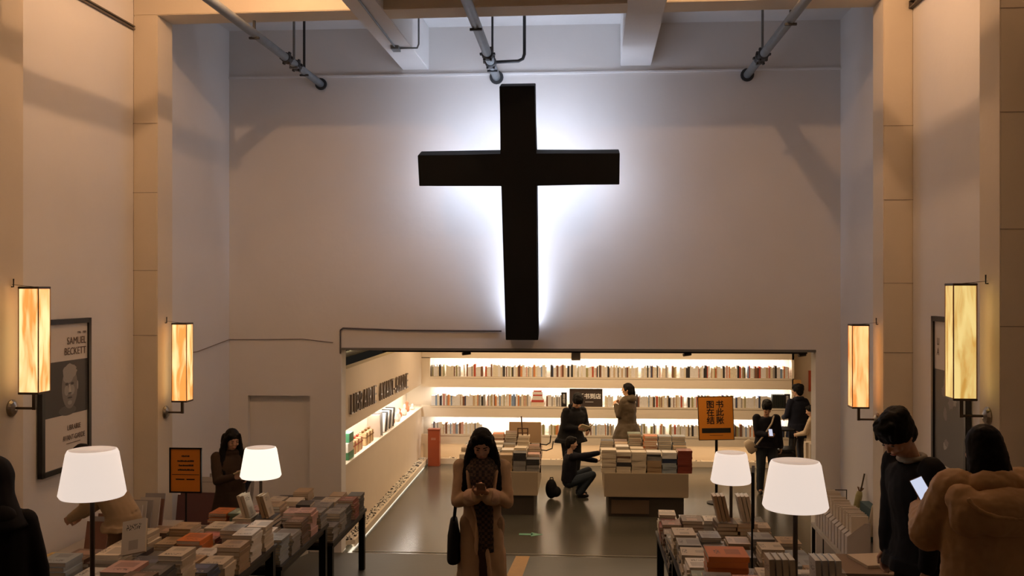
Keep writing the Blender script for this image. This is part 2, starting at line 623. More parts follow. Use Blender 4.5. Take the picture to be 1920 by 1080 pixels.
tube(bm, [(-2.38, 12.4, 6.98), (-2.1, 12.4, 6.98), (-2.08, 12.4, 7.03), (-2.08, 12.4, 7.59)], 0.012)
bx(bm, (-2.43, 12.3, 6.95), (-2.33, 12.48, 6.995))
tag(obj('conduit', bm, M_PIPE), 'thin electrical conduit clipped under the left ceiling beam', 'conduit')
# cable tray lines high on side walls, between pilasters
bm = bmesh.new()
bx(bm, (XL, 8.11, 6.83), (XL + .03, 10.69, 6.845))
bx(bm, (XL, 8.11, 6.865), (XL + .03, 10.69, 6.88))
tag(obj('wall_rail', bm, mat('rail_dark', (0.10, 0.08, 0.06), 0.6)), 'dark double rail high on the left wall', 'rail')
bm = bmesh.new()
bx(bm, (XR - .05, 8.11, 6.86), (XR, 10.69, 6.875))
bx(bm, (XR - .05, 8.11, 6.93), (XR, 10.69, 6.94))
bx(bm, (XR - .05, 10.67, 6.86), (XR, 10.69, 6.94))
tag(obj('wall_rail', bm, mat('rail_dark', (0.10, 0.08, 0.06), 0.6)), 'dark double rail high on the right wall', 'rail')
# cables on the end wall
bm = bmesh.new()
tube(bm, [(XL + .01, 11.4, 3.02), (XL + .01, 12.5, 3.00), (XL + .01, 13.68, 3.10)], 0.006, n=6)
tube(bm, [(XL, 13.69, 3.10), (-4.6, 13.69, 3.10), (-4.0, 13.69, 3.11), (-3.55, 13.69, 3.06)], 0.006, n=6)
tag(obj('wall_cable', bm, mat('cable', (0.25, 0.19, 0.16), 0.7)), 'thin dark cable along the left corner above the blind doorway', 'cable')
bm = bmesh.new()
tube(bm, [(-3.44, 13.69, 2.9), (-3.44, 13.69, 3.24), (-3.40, 13.68, 3.27), (-2.5, 13.68, 3.24), (-1.1, 13.68, 3.235)], 0.012, n=8)
tag(obj('wall_cable', bm, mat('cable2', (0.10, 0.08, 0.08), 0.5)), 'thin dark pipe over the opening, ending behind the foot of the cross', 'cable')
bm = bmesh.new()
bx(bm, (-2.83, 13.72, 2.925), (3.2, 13.80, 2.955))
tag(obj('shutter_rail', bm, M_BLACKMET), 'long black rail under the lintel of the opening', 'rail')
# small fittings under the lintel
for x, y, z, sz, lb in ((-.04, 13.85, 2.85, .065, 'small grey box hanging under the lintel near the middle'),):
    box_o = box('junction_box', (x - sz, y - .05, z - .04), (x + sz, y + .05, z + .10), mat('grey_box', (0.32, 0.29, 0.24), 0.6), bevel=.004)
    tag(box_o, lb, 'box')
for x, lb in ((-1.62, 'small camera fitting under the lintel, left of the grey box'), (1.55, 'small camera fitting under the lintel above the orange sign'), (3.16, 'small camera fitting at the right end of the lintel')):
    t = empty('ceiling_camera', (x, 13.85, 2.95), label=lb, cat='camera')
    bm = bmesh.new()
    tube(bm, [(0, 0, 0), (0, 0, -.05)], .012)
    obj('mount', bm, M_BRONZE, t)
    bm = bmesh.new()
    tube(bm, [(-.06, -.03, -.055), (.05, .03, -.045)], .022)
    obj('housing', bm, M_BRONZE, t)
# tangle of services above the left partition
t = empty('service_pipes', (-3.9, 15.0, 2.9), label='tangle of dark pipes in the gap above the lettered partition', cat='pipes')
rnd = random.Random(5)
for i in range(7):
    bm = bmesh.new()
    z = rnd.uniform(-.35, .12)
    x = rnd.uniform(-1.2, -.1)
    if i % 2:
        tube(bm, [(x, -1.0, z), (x, 3.5, z)], rnd.uniform(.02, .06))
    else:
        y = rnd.uniform(-.9, 0.6)
        tube(bm, [(-1.9, y, z), (.2, y, z + .03)], rnd.uniform(.02, .04))
    obj('pipe', bm, M_PIPEDK, t)

# ------------------------------------------------------------------ wall sconces
def sconce_mat(name, hue, strength, seed):
    m = bpy.data.materials.new(name)
    m.use_nodes = True
    nt = m.node_tree
    b = nt.nodes['Principled BSDF']
    tc = nt.nodes.new('ShaderNodeTexCoord')
    mp = nt.nodes.new('ShaderNodeMapping')
    mp.inputs['Location'].default_value = (seed, seed * 2, 0)
    mp.inputs['Scale'].default_value = (9, 9, 1.6)
    n = nt.nodes.new('ShaderNodeTexNoise')
    n.inputs['Scale'].default_value = 1.4
    n.inputs['Detail'].default_value = 6
    n.inputs['Distortion'].default_value = 0.8
    cr = nt.nodes.new('ShaderNodeValToRGB')
    cr.color_ramp.elements[0].position = 0.36
    cr.color_ramp.elements[0].color = hue[0]
    cr.color_ramp.elements[1].position = 0.60
    cr.color_ramp.elements[1].color = hue[1]
    nt.links.new(tc.outputs['Object'], mp.inputs['Vector'])
    nt.links.new(mp.outputs['Vector'], n.inputs['Vector'])
    nt.links.new(n.outputs['Fac'], cr.inputs['Fac'])
    b.inputs['Base Color'].default_value = (0.7, 0.45, 0.22, 1)
    b.inputs['Roughness'].default_value = 0.5
    nt.links.new(cr.outputs['Color'], b.inputs['Emission Color'])
    b.inputs['Emission Strength'].default_value = strength
    return m


def sconce(side, y, zt, label, hue, strength, seed):
    """side: +1 arm points to +x (left wall). zt = top of the shade"""
    xw = -4.80 if side > 0 else 3.34
    t = empty('wall_sconce', (xw, y, zt - 1.05), label=label, cat='wall lamp', group='alabaster wall lamps on the pilasters')
    s = side
    bm = bmesh.new()
    tube(bm, [(0, 0, 0), (s * .012, 0, 0), (s * .03, 0, 0), (s * .045, 0, 0)], [.075, .075, .055, .02], n=24)
    obj('wall_plate', bm, M_STEEL, t, smooth=False)
    bm = bmesh.new()
    tube(bm, [(s * .02, 0, 0), (s * .21, 0, 0)], .011)
    bx(bm, (s * .21 - .014, -.014, -.012), (s * .21 + .014, .014, .13))
    obj('arm', bm, M_BRONZE, t)
    hw = .088
    c = s * .21
    bm = bmesh.new()
    bx(bm, (c - hw, -hw, .145), (c + hw, hw, 1.035), bevel=.004)
    obj('lamp_shade', bm, sconce_mat('alabaster_%d' % seed, hue, strength, seed), t)
    for z0, z1, nm in ((.128, .147, 'shade_base'), (1.033, 1.052, 'shade_cap')):
        bm = bmesh.new()
        bx(bm, (c - hw - .006, -hw - .006, z0), (c + hw + .006, hw + .006, z1), bevel=.003)
        obj(nm, bm, M_BRONZE, t)
    bm = bmesh.new()
    for dx, dy in ((-1, -1), (1, -1), (1, 1), (-1, 1)):
        bx(bm, (c + dx * hw - .004, dy * hw - .004, .14), (c + dx * hw + .004, dy * hw + .004, 1.04))
    obj('corner_frame', bm, mat('shade_edge', (0.45, 0.22, 0.06), 0.5), t)
    bm = bmesh.new()
    tube(bm, [(c, 0, 1.05), (s * .005, 0, 1.07)], .002, n=5)
    tube(bm, [(0, 0, 1.05), (s * .02, 0, 1.05), (s * .02, 0, 1.12)], .006, n=6)
    obj('hook_wire', bm, M_BLACKMET, t)
    return t


HU1 = ((0.85, 0.30, 0.06, 1), (1.0, 0.78, 0.36, 1))
HU2 = ((0.80, 0.25, 0.05, 1), (1.0, 0.60, 0.24, 1))
HU3 = ((0.62, 0.33, 0.06, 1), (0.98, 0.76, 0.28, 1))
sconce(1, 10.9, 3.44, 'lit wall lamp on the left pilaster beyond the framed poster', HU1, 1.15, 1)
sconce(-1, 10.9, 3.45, 'orange wall lamp on the right pilaster above the file boxes', HU2, 1.15, 2)
sconce(1, 7.92, 3.86, 'bright wall lamp at the left edge covering the framed portrait poster', HU1, 1.15, 3)
sconce(-1, 7.92, 3.885, 'veined yellow wall lamp above the person in the puffer jacket', HU3, 0.85, 4)

# ------------------------------------------------------------------ posters
M_FRAME = mat('frame_black', (0.01, 0.01, 0.01), 0.35)
M_PAPER = mat('poster_paper', (0.70, 0.63, 0.55), 0.5)
M_PHOTOBG = mat('photo_bg', (0.055, 0.05, 0.045), 0.4)


def poly(bm, pts, y, mi):
    f = bm.faces.new([bm.verts.new((x, y, z)) for x, z in pts])
    f.material_index = mi


def blobpoly(cx, cz, rx, rz, n=28, jit=0.0, seed=0):
    rr = random.Random(seed)
    return [(cx + rx * math.cos(2 * math.pi * i / n) * (1 + rr.uniform(-jit, jit)), cz + rz * math.sin(2 * math.pi * i / n) * (1 + rr.uniform(-jit, jit))) for i in range(n)]


def poster(loc, rz, label, kind):
    # local: face looks to -y, width along x, z up
    t = empty('framed_poster', loc, rz, label, 'poster')
    W, Hh = .90, 1.52
    bm = bmesh.new()
    for a, b in (((-W / 2, 0, 0), (-W / 2 + .05, .05, Hh)), ((W / 2 - .05, 0, 0), (W / 2, .05, Hh)), ((-W / 2, 0, 0), (W / 2, .05, .05)), ((-W / 2, 0, Hh - .05), (W / 2, .05, Hh))):
        bx(bm, a, b)
    obj('frame', bm, M_FRAME, t)
    box('paper', (-W / 2 + .04, .02, .04), (W / 2 - .04, .05, Hh - .04), M_PAPER, t)
    bm = bmesh.new()
    g = [mat('ph%d' % i, (v, v * .92, v * .84), 0.5) for i, v in enumerate((0.05, 0.10, 0.20, 0.34, 0.50))]
    w2 = W / 2 - .055
    if kind == 'portrait':
        poly(bm, [(-w2, .56), (w2, .56), (w2, 1.10), (-w2, 1.10)], .018, 0)
        poly(bm, blobpoly(.02, .60, .16, .05), .0170, 1)
        poly(bm, blobpoly(.06, .83, .145, .215), .0168, 2)       # head
        poly(bm, blobpoly(.06, .99, .13, .075, jit=.1, seed=2), .0166, 3)   # hair
        poly(bm, blobpoly(.03, .925, .09, .05), .0164, 3)
        poly(bm, blobpoly(.10, .80, .05, .05), .0163, 3)
        poly(bm, blobpoly(.00, .80, .04, .05), .0162, 3)
        poly(bm, blobpoly(.005, .865, .03, .014), .0160, 0)
        poly(bm, blobpoly(.105, .865, .03, .014), .0160, 0)
        poly(bm, [(.045, .86), (.065, .86), (.085, .78), (.04, .775)], .0158, 4)
        poly(bm, blobpoly(.06, .77, .032, .010), .0157, 1)
        poly(bm, blobpoly(.06, .725, .045, .009), .0156, 0)
        poly(bm, blobpoly(.06, .675, .04, .022), .0155, 3)
        poly(bm, blobpoly(.205, .84, .014, .045), .0158, 3)
    else:
        poly(bm, [(-w2, .08), (w2, .08), (w2, 1.0), (-w2, 1.0)], .018, 1)
        for i in range(9):
            rr = random.Random(i)
            poly(bm, blobpoly(rr.uniform(-.2, .2), rr.uniform(.2, .9), rr.uniform(.02, .08), rr.uniform(.03, .09), jit=.3, seed=i), .0178 - i * .0002, 2 if i % 2 else 3)
    obj('photo_print', bm, g, t)
    if kind == 'portrait':
        text('lettering', 'SAMUEL\nBECKETT', .105, mat('print_brown', (0.12, 0.075, 0.05), 0.6), t, (.37, .016, 1.24), (R(90), 0, 0), ext=.0008, ax='RIGHT', sx=.95, line=1.0)
        text('lettering', '1906 - 1989', .035, mat('print_brown', (0, 0, 0)), t, (.37, .016, 1.375), (R(90), 0, 0), ext=.0008, ax='RIGHT')
        text('lettering', 'LIBRAIRIE', .075, mat('print_brown', (0, 0, 0)), t, (.14, .016, .42), (R(90), 0, 0), ext=.0008, sx=.8)
        text('lettering', 'AVANT-GARDE', .075, mat('print_brown', (0, 0, 0)), t, (.14, .016, .32), (R(90), 0, 0), ext=.0008, sx=.8)
        bm = bmesh.new()
        bx(bm, (.0, .0165, .262), (.26, .018, .268))
        bx(bm, (.12, .0165, .12), (.14, .018, .20))
        obj('printed_rule', bm, mat('print_brown', (0, 0, 0)), t)
    else:
        text('lettering', 'LI\nA', .10, mat('print_brown', (0.12, 0.075, 0.05)), t, (-.33, .016, 1.22), (R(90), 0, 0), ext=.0008, ax='LEFT', sx=.9)
    return t


poster((XL + .06, 9.22, 2.02), R(90), 'black framed poster with a grey portrait on the left wall', 'portrait')
poster((XR - .06, 9.52, 2.05), R(-90), 'black framed poster with a dark picture on the right wall behind the wall lamp', 'other')

# ------------------------------------------------------------------ lettering on the left partition
t = empty('wall_lettering', (-3.455, 14.25, 1.90), label='raised metal letters on the cream partition wall', cat='sign')
words = 'LIBRAIRIE AVANT-GARDE'
MLET = mat('letter_metal', (0.15, 0.12, 0.10), 0.3, metal=0.5)
WID = {'I': .55, ' ': 1.0, '-': .7, 'L': .85}
tot = sum(WID.get(c_, 1.12) for c_ in words)
step = 4.9 / tot
yy = 0.0
for c_ in words:
    w_ = WID.get(c_, 1.12) * step
    if c_ != ' ':
        lt = text('letter', c_, .45, MLET, t, (.022, yy + w_ / 2, .17 - .02 * yy), (R(90), 0, R(90)), ext=.016, offset=-.006)
        xs_ = [v.co.x for v in lt.data.vertices]
        lt.scale = (min(1.0, (w_ * .66) / (max(xs_) - min(xs_)) if c_ != 'I' else 1.0), 1, 1)
    yy += w_

# ------------------------------------------------------------------ things in the left niche
NX = -3.60
t0 = empty('carton_stack', (NX + .02, 14.52, 1.232), label='stack of green and white boxes at the near end of the lit niche', cat='boxes')
g_ = mat('box_green', (0.05, 0.22, 0.10), 0.5)
w_ = mat('box_white', (0.75, 0.73, 0.68), 0.5)
for i, (mm, a, b) in enumerate(((g_, (-.12, -.15, 0), (.1, .18, .12)), (w_, (-.12, -.2, .12), (.1, .14, .26)), (g_, (-.12, -.12, .26), (.1, .16, .40)))):
    box('carton', a, b, mm, t0, bevel=.004)
M_RIB = mat('ribbon_red', (0.45, 0.07, 0.03), 0.5)
M_KRAFT = mat('kraft', (0.72, 0.52, 0.28), 0.7)
for i, (y, cc) in enumerate(((14.95, 'red'), (15.18, 'red'), (15.40, 'red'), (15.80, 'brown'), (16.03, 'brown'), (16.24, 'brown'))):
    rb = M_RIB if cc == 'red' else mat('ribbon_brown', (0.28, 0.14, 0.05), 0.6)
    where = ('nearest the green cartons', 'second from the green cartons', 'third from the green cartons', 'first of the brown-ribboned three', 'middle of the brown-ribboned three', 'nearest the grey boards')[i]
    t0 = empty('gift_parcel', (NX, y, 1.232), label='kraft parcel with %s ribbon in the lit niche, %s' % (cc, where), cat='parcel', group='ribboned parcels in the niche')
    box('wrapped_box', (-.05, -.08, 0), (.08, .08, .20), M_KRAFT, t0, bevel=.008)
    bm = bmesh.new()
    bx(bm, (-.054, -.015, -.0), (.084, .015, .206))
    bx(bm, (-.054, -.084, .12), (.084, .084, .14))
    obj('ribbon', bm, rb, t0)
    bm = bmesh.new()
    for s in (-1, 1):
        ellip(bm, (.01, s * .035, .225), (.02, .035, .018), Matrix.Rotation(s * .5, 3, 'X'), n=8)
    obj('bow', bm, rb, t0)
for i, (y, c, hh) in enumerate(((16.65, (0.62, 0.50, 0.40), .40), (16.85, (0.30, 0.28, 0.26), .42))):
    o = box('display_board', (-.1, -.012, 0), (.13, .012, hh), mat('bd%d' % i, c, .6), rot=(R(6), 0, 0), loc=(NX, y, 1.232))
    tag(o, 'upright %s board standing in the lit side niche' % ('tan' if i == 0 else 'grey'), 'board')
for i in range(6):
    y = 17.15 + i * .17
    c = (0.75, 0.73, 0.70) if i % 2 == 0 else (0.05, 0.045, 0.04)
    o = box('leaning_notebook', (-.08, -.03, 0), (.10, .03, .36), mat('nb%d' % (i % 2), c, .6), rot=(R(-24), 0, 0), loc=(NX, y, 1.238), bevel=.003)
    tag(o, '%s notebook leaning in the niche beyond the grey board, %s' % ('white' if i % 2 == 0 else 'black', ('nearest the board', 'second along', 'middle pair front', 'middle pair back', 'fifth along', 'last of the row')[i]), 'notebook', 'leaning notebooks in the niche')
rnd = random.Random(11)
M_CER = mat('ceramic', (0.78, 0.74, 0.70), 0.4)
for i in range(8):
    y = 18.35 + i * .3
    t0 = empty('figurine', (NX + rnd.uniform(-.04, .06), y, 1.232), label='small pale ornament in the far half of the lit side niche', cat='ornament', group='pale ornaments in the niche')
    bm = bmesh.new()
    hh = rnd.uniform(.12, .26)
    lathe(bm, [(.03, 0), (.055, .02), (.05, hh * .4), (.02, hh * .6), (.035, hh * .8), (.01, hh)], n=10)
    obj('figure', bm, M_CER if i % 3 else mat('terracotta', (0.5, 0.2, 0.1), .6), t0, smooth=True)

# red-brown stand in the corner
t = empty('red_pedestal', (-3.12, 20.66, 0), label='tall red-brown wooden pedestal box in the back left corner', cat='pedestal')
mr = mat('red_wood', (0.30, 0.055, 0.015), 0.35, var=.15, vscale=4)
box('body', (-.13, -.10, 0), (.12, .10, .78), mr, t, bevel=.006)
box('top', (-.14, -.11, .78), (.13, .11, .80), mr, t, bevel=.004)
bm = bmesh.new()
bx(bm, (-.06, -.104, .60), (.04, -.10, .606))
bx(bm, (-.06, -.104, .575), (.04, -.10, .581))
obj('handle', bm, mat('pale_line', (0.6, 0.4, 0.3)), t)

# ------------------------------------------------------------------ table lamps
M_SHADE = bpy.data.materials.new('lamp_glow')
M_SHADE.use_nodes = True
nt = M_SHADE.node_tree
b = nt.nodes['Principled BSDF']
b.inputs['Base Color'].default_value = (0.45, 0.43, 0.40, 1)
b.inputs['Roughness'].default_value = 0.45
b.inputs['Emission Color'].default_value = (1.0, 0.83, 0.72, 1)
b.inputs['Emission Strength'].default_value = 0.78
M_STOP = M_SHADE.copy()
M_STOP.node_tree.nodes['Principled BSDF'].inputs['Emission Color'].default_value = (1.0, 0.74, 0.58, 1)
M_STOP.node_tree.nodes['Principled BSDF'].inputs['Emission Strength'].default_value = 0.5
M_SHADE2 = M_SHADE.copy()
M_SHADE2.node_tree.nodes['Principled BSDF'].inputs['Emission Color'].default_value = (1.0, 0.90, 0.74, 1)
M_SHADE2.node_tree.nodes['Principled BSDF'].inputs['Emission Strength'].default_value = 1.15


def table_lamp(x, y, zt, zs, label, ms):
    """zt = surface, zs = underside of the shade"""
    t = empty('table_lamp', (x, y, zt), label=label, cat='table lamp', group='white table lamps on the book tables')
    h = zs - zt
    bm = bmesh.new()
    lathe(bm, [(.11, 0), (.11, .012), (.02, .02), (.0125, .03)], n=24)
    obj('base', bm, M_BRONZE, t)
    bm = bmesh.new()
    tube(bm, [(0, 0, .02), (0, 0, h + .1)], .015)
    obj('pole', bm, M_BRONZE, t)
    bm = bmesh.new()
    rb, rt_, hh = .20, .152, .285
    prof = [(rb - .05, -.012), (rb - .012, -.006), (rb, .012), (rt_ + .004, hh - .02), (rt_ - .006, hh), (rt_ - .014, hh + .002)]
    lathe(bm, [(r, z + h) for r, z in prof], n=48, caps=False)
    lathe(bm, [(rb - .05, h - .012), (.02, h - .010)], n=48, caps=False)
    obj('lamp_shade', bm, ms, t, smooth=True)
    bm = bmesh.new()
    lathe(bm, [(rt_ - .014, hh + .002 + h), (rt_ - .026, hh - .012 + h), (.03, hh - .022 + h), (.002, hh - .02 + h)], n=48)
    obj('shade_top', bm, M_STOP, t, smooth=True)
    return t


table_lamp(-3.03, 5.80, 1.86, 2.555, 'large white table lamp on the nearest left table, below the portrait poster', M_SHADE)
table_lamp(-3.13, 9.28, 1.38, 1.99, 'white table lamp on the left tables beside the woman in brown', M_SHADE2)
table_lamp(1.50, 9.60, 1.31, 1.94, 'white table lamp on the far right table below the orange checkout sign', M_SHADE)
table_lamp(1.34, 6.06, 1.80, 2.49, 'large white table lamp on the near right table beside upright books', M_SHADE)

# ------------------------------------------------------------------ tables on the ramp
def ramp_table(x0, x1, y0, y1, z, label):
    t = empty('display_table', ((x0 + x1) / 2, (y0 + y1) / 2, ramp_z((y0 + y1) / 2)), label=label, cat='table', group='book tables on the ramp')
    cx, cy, cz = t.location
    box('table_top', (x0 - cx, y0 - cy, z - cz - .035), (x1 - cx, y1 - cy, z - cz), M_TABLE, t, bevel=.003)
    bm = bmesh.new()
    for a, b in (((x0 + .03, y0 + .03), (x0 + .06, y1 - .03)), ((x1 - .06, y0 + .03), (x1 - .03, y1 - .03)), ((x0 + .03, y0 + .03), (x1 - .03, y0 + .06)), ((x0 + .03, y1 - .06), (x1 - .03, y1 - .03))):
        bx(bm, (a[0] - cx, a[1] - cy, z - cz - .09), (b[0] - cx, b[1] - cy, z - cz - .035))
    obj('apron', bm, M_BLACKMET, t)
    for x in (x0 + .05, x1 - .05):
        for y in (y0 + .05, y1 - .05):
            g = ramp_z(y)
            if x < -3.72 or x > 2.05:
                g += .12
            box('leg', (x - .035 - cx, y - .035 - cy, g - cz), (x + .035 - cx, y + .035 - cy, z - .035 - cz), M_BLACKMET, t)
    return t


TABLES = {
    'nearest left table': (-3.70, -2.62, 4.95, 6.50, 1.86),
    'second left table': (-3.70, -2.62, 6.62, 8.22, 1.62),
    'third left table': (-3.70, -2.62, 8.34, 9.94, 1.38),
    'fourth left table': (-3.70, -2.62, 10.12, 11.75, 1.12),
    'nearest right table': (0.80, 1.80, 5.45, 6.80, 1.80),
    'second right table': (0.80, 1.90, 6.92, 8.52, 1.55),
    'third right table': (0.80, 1.90, 8.64, 10.14, 1.31),
}
for nm, (x0, x1, y0, y1, z) in TABLES.items():
    ramp_table(x0, x1, y0, y1, z, 'black steel-legged book table on the ramp, the ' + nm)

# ------------------------------------------------------------------ books
M_PAGES = mat('pages', (0.66, 0.58, 0.46), 0.8)
PAL = {
    'cream': (0.66, 0.57, 0.44), 'white': (0.76, 0.73, 0.68), 'tan': (0.42, 0.29, 0.17), 'grey': (0.26, 0.25, 0.24), 'charcoal': (0.045, 0.043, 0.045),
    'brown': (0.14, 0.075, 0.045), 'dusty pink': (0.55, 0.33, 0.28), 'orange': (0.60, 0.17, 0.03), 'navy': (0.025, 0.04, 0.09), 'sage green': (0.17, 0.22, 0.16),
    'pale blue': (0.33, 0.38, 0.42), 'dark red': (0.24, 0.05, 0.03), 'yellow': (0.62, 0.42, 0.12),
}


def book_mat(nm, col):
    m = bpy.data.materials.new('cover_' + nm.replace(' ', '_'))
    m.use_nodes = True
    nt = m.node_tree
    b = nt.nodes['Principled BSDF']
    b.inputs['Roughness'].default_value = 0.38
    tc = nt.nodes.new('ShaderNodeTexCoord')
    oi = nt.nodes.new('ShaderNodeObjectInfo')
    ad = nt.nodes.new('ShaderNodeVectorMath')
    ad.operation = 'ADD'
    mul = nt.nodes.new('ShaderNodeVectorMath')
    mul.operation = 'SCALE'
    nt.links.new(oi.outputs['Random'], mul.inputs['Scale'])
    mul.inputs[0].default_value = (37, 19, 11)
    nt.links.new(tc.outputs['Object'], ad.inputs[0])
    nt.links.new(mul.outputs[0], ad.inputs[1])
    sep = nt.nodes.new('ShaderNodeSeparateXYZ')
    nt.links.new(tc.outputs['Object'], sep.inputs[0])

    def mth(op, a_, b_=None):
        n_ = nt.nodes.new('ShaderNodeMath')
        n_.operation = op
        for i_, q_ in enumerate((a_, b_)):
            if q_ is None:
                continue
            if isinstance(q_, (int, float)):
                n_.inputs[i_].default_value = q_
            else:
                nt.links.new(q_, n_.inputs[i_])
        return n_.outputs[0]
    X_, Y_ = sep.outputs['X'], sep.outputs['Y']
    ax_ = mth('ABSOLUTE', X_)
    rnd_ = oi.outputs['Random']
    # a picture block on the lower cover, another tone per book; a title zone with broken lines above it
    blk = mth('MULTIPLY', mth('LESS_THAN', ax_, mth('ADD', mth('MULTIPLY', rnd_, .05), .03)), mth('MULTIPLY', mth('GREATER_THAN', Y_, -.09), mth('LESS_THAN', Y_, mth('SUBTRACT', mth('MULTIPLY', rnd_, .06), .03))))
    ttl = mth('MULTIPLY', mth('LESS_THAN', ax_, .055), mth('MULTIPLY', mth('GREATER_THAN', Y_, .045), mth('LESS_THAN', Y_, .085)))
    v = nt.nodes.new('ShaderNodeTexNoise')
    v.inputs['Scale'].default_value = 95
    v.inputs['Detail'].default_value = 1
    nt.links.new(ad.outputs[0], v.inputs['Vector'])
    ink = mth('MULTIPLY', ttl, mth('GREATER_THAN', v.outputs['Fac'], .54))
    lum = sum(col) / 3
    m1 = nt.nodes.new('ShaderNodeMix')
    m1.data_type = 'RGBA'
    m1.inputs['A'].default_value = (*col, 1)
    m1.inputs['B'].default_value = (*[c * .62 for c in col], 1) if lum > .2 else (*[min(.5, c * 2.2 + .03) for c in col], 1)
    nt.links.new(blk, m1.inputs['Factor'])
    m2 = nt.nodes.new('ShaderNodeMix')
    m2.data_type = 'RGBA'
    m2.inputs['B'].default_value = (*[c * .12 for c in col], 1) if lum > .2 else (.5, .45, .38, 1)
    nt.links.new(m1.outputs['Result'], m2.inputs['A'])
    nt.links.new(ink, m2.inputs['Factor'])
    # each title a little lighter or darker
    hsv = nt.nodes.new('ShaderNodeHueSaturation')
    nt.links.new(mth('ADD', mth('MULTIPLY', rnd_, .35), .75), hsv.inputs['Value'])
    nt.links.new(m2.outputs['Result'], hsv.inputs['Color'])
    nt.links.new(hsv.outputs['Color'], b.inputs['Base Color'])
    return m


BM = {k_: book_mat(k_, v_) for k_, v_ in PAL.items()}


def book_bm(w_, d_, t_, pages_mi=None):
    """lying book, spine on -x side (towards aisle or camera by rotation)"""
    bm = bmesh.new()
    c = .0022
    bx(bm, (-w_ / 2, -d_ / 2, 0), (w_ / 2, d_ / 2, c))
    bx(bm, (-w_ / 2, -d_ / 2, t_ - c), (w_ / 2, d_ / 2, t_))
    bx(bm, (-w_ / 2, -d_ / 2, c), (-w_ / 2 + c, d_ / 2, t_ - c))
    if pages_mi is not None:
        bx(bm, (-w_ / 2 + c, -d_ / 2 + .003, c), (w_ / 2 - .003, d_ / 2 - .003, t_ - c), mi=pages_mi)
    return bm


_bk = {}


def book_meshes(col, w_, d_, t_):
    key = (col, w_, d_, t_)
    if key not in _bk:
        bm = book_bm(w_, d_, t_)
        me = bpy.data.meshes.new('book_cover')
        bm.to_mesh(me)
        bm.free()
        me.materials.append(BM[col])
        bm = bmesh.new()
        bx(bm, (-w_ / 2 + .0022, -d_ / 2 + .003, .0022), (w_ / 2 - .003, d_ / 2 - .003, t_ - .0022))
        mp = bpy.data.meshes.new('book_pages')
        bm.to_mesh(mp)
        bm.free()
        mp.materials.append(M_PAGES)
        _bk[key] = (me, mp)
    return _bk[key]


BOOKS = []      # (priority, col, w, d, t, matrix, label, group)
DIRX = Vector((math.cos(math.atan(125 / 1800)), math.sin(math.atan(125 / 1800)), 0))


def add_book(col, w_, d_, t_, M, label, boost=1.0):
    p = M.translation
    zc = -p.x * .0692 + p.y * .9976
    BOOKS.append((boost * w_ * d_ / zc ** 2, col, w_, d_, t_, M, label))


ORD = ['first', 'second', 'third', 'fourth', 'fifth', 'sixth', 'seventh', 'eighth']
rnd = random.Random(21)
WEIGHTS = ['cream'] * 6 + ['white'] * 4 + ['tan'] * 3 + ['grey'] * 4 + ['charcoal'] * 3 + ['brown'] * 3 + ['dusty pink'] * 1 + ['sage green', 'pale blue', 'navy', 'dark red', 'orange'] + ['grey', 'tan']


def stack(x, y, z, col, w_, d_, t_, n, label, rz0=0.0, boost_all=1.0, jit=0.012, flip=False):
    for i in range(n):
        rz = rz0 + rnd.uniform(-.05, .05) + (math.pi if flip else 0)
        M = Matrix.Translation((x + rnd.uniform(-jit, jit), y + rnd.uniform(-jit, jit), z + i * (t_ + .0006))) @ Matrix.Rotation(rz, 4, 'Z')
        add_book(col, w_, d_, t_, M, label, boost_all * (2.2 if i == n - 1 else (.9 if i > n - 4 else .45)))


AVOID = [(-3.03, 5.80, .13), (-3.13, 9.28, .13), (1.50, 9.60, .13), (1.34, 6.06, .13), (1.42, 9.45, .1), (1.62, 9.45, .1), (1.22, 5.92, .1), (1.46, 5.92, .1),
         (-3.24, 9.2, .1), (-3.03, 9.2, .1), (-3.56, 8.50, .08), (1.385, 7.80, .06)]


def fill_table(nm, special=None, skip=(), hmin=.10, hmax=.24, ystart=None):
    x0, x1, y0, y1, z = TABLES[nm]
    z += .001
    left = x0 < 0
    nx = 5
    px = (x1 - x0) / nx
    ny = int(round((y1 - y0) / .30))
    py = (y1 - y0) / ny
    for j in range(ny):
        y = y0 + py * (j + .5)
        if ystart and y < ystart:
            continue
        for i in range(nx):
            # i counts from the aisle side
            x = (x1 - px * (i + .5)) if left else (x0 + px * (i + .5))
            if (i, j) in skip:
                continue
            key = (special or {}).get((i, j))
            if any(abs(x - ax_) < .095 + ar_ and abs(y - ay_) < .125 + ar_ * .8 for ax_, ay_, ar_ in AVOID):
                continue
            w_ = rnd.choice((.165, .185, .185))
            d_ = rnd.choice((.235, .26))
            t_ = rnd.choice((.022, .028, .034))
            hh = rnd.uniform(hmin, hmax)
            if i == 0:
                hh = rnd.uniform(.17, .25)
            col = rnd.choice(WEIGHTS)
            if key:
                col, hh = key[0], key[1]
                if len(key) > 2:
                    w_, d_, t_ = key[2]
            n = max(1, int(hh / t_))
            turn = left and rnd.random() < .35 or (not left and rnd.random() < .5)
            lab = '%s book, %s, %s row up the ramp, %s' % (col, 'aisle-side stack' if i == 0 else ('wall-side stack' if i == nx - 1 else ORD[i] + ' stack from the aisle'), ORD[ny - 1 - j], nm)
            if turn:
                stack(x, y, z, col, .24, min(w_, .185), t_, n, lab, rz0=math.pi / 2, boost_all=(1.25 if i == 0 else 1.0))
            else:
                stack(x, y, z, col, w_, d_, t_, n, lab, boost_all=(1.25 if i == 0 else 1.0), flip=left)


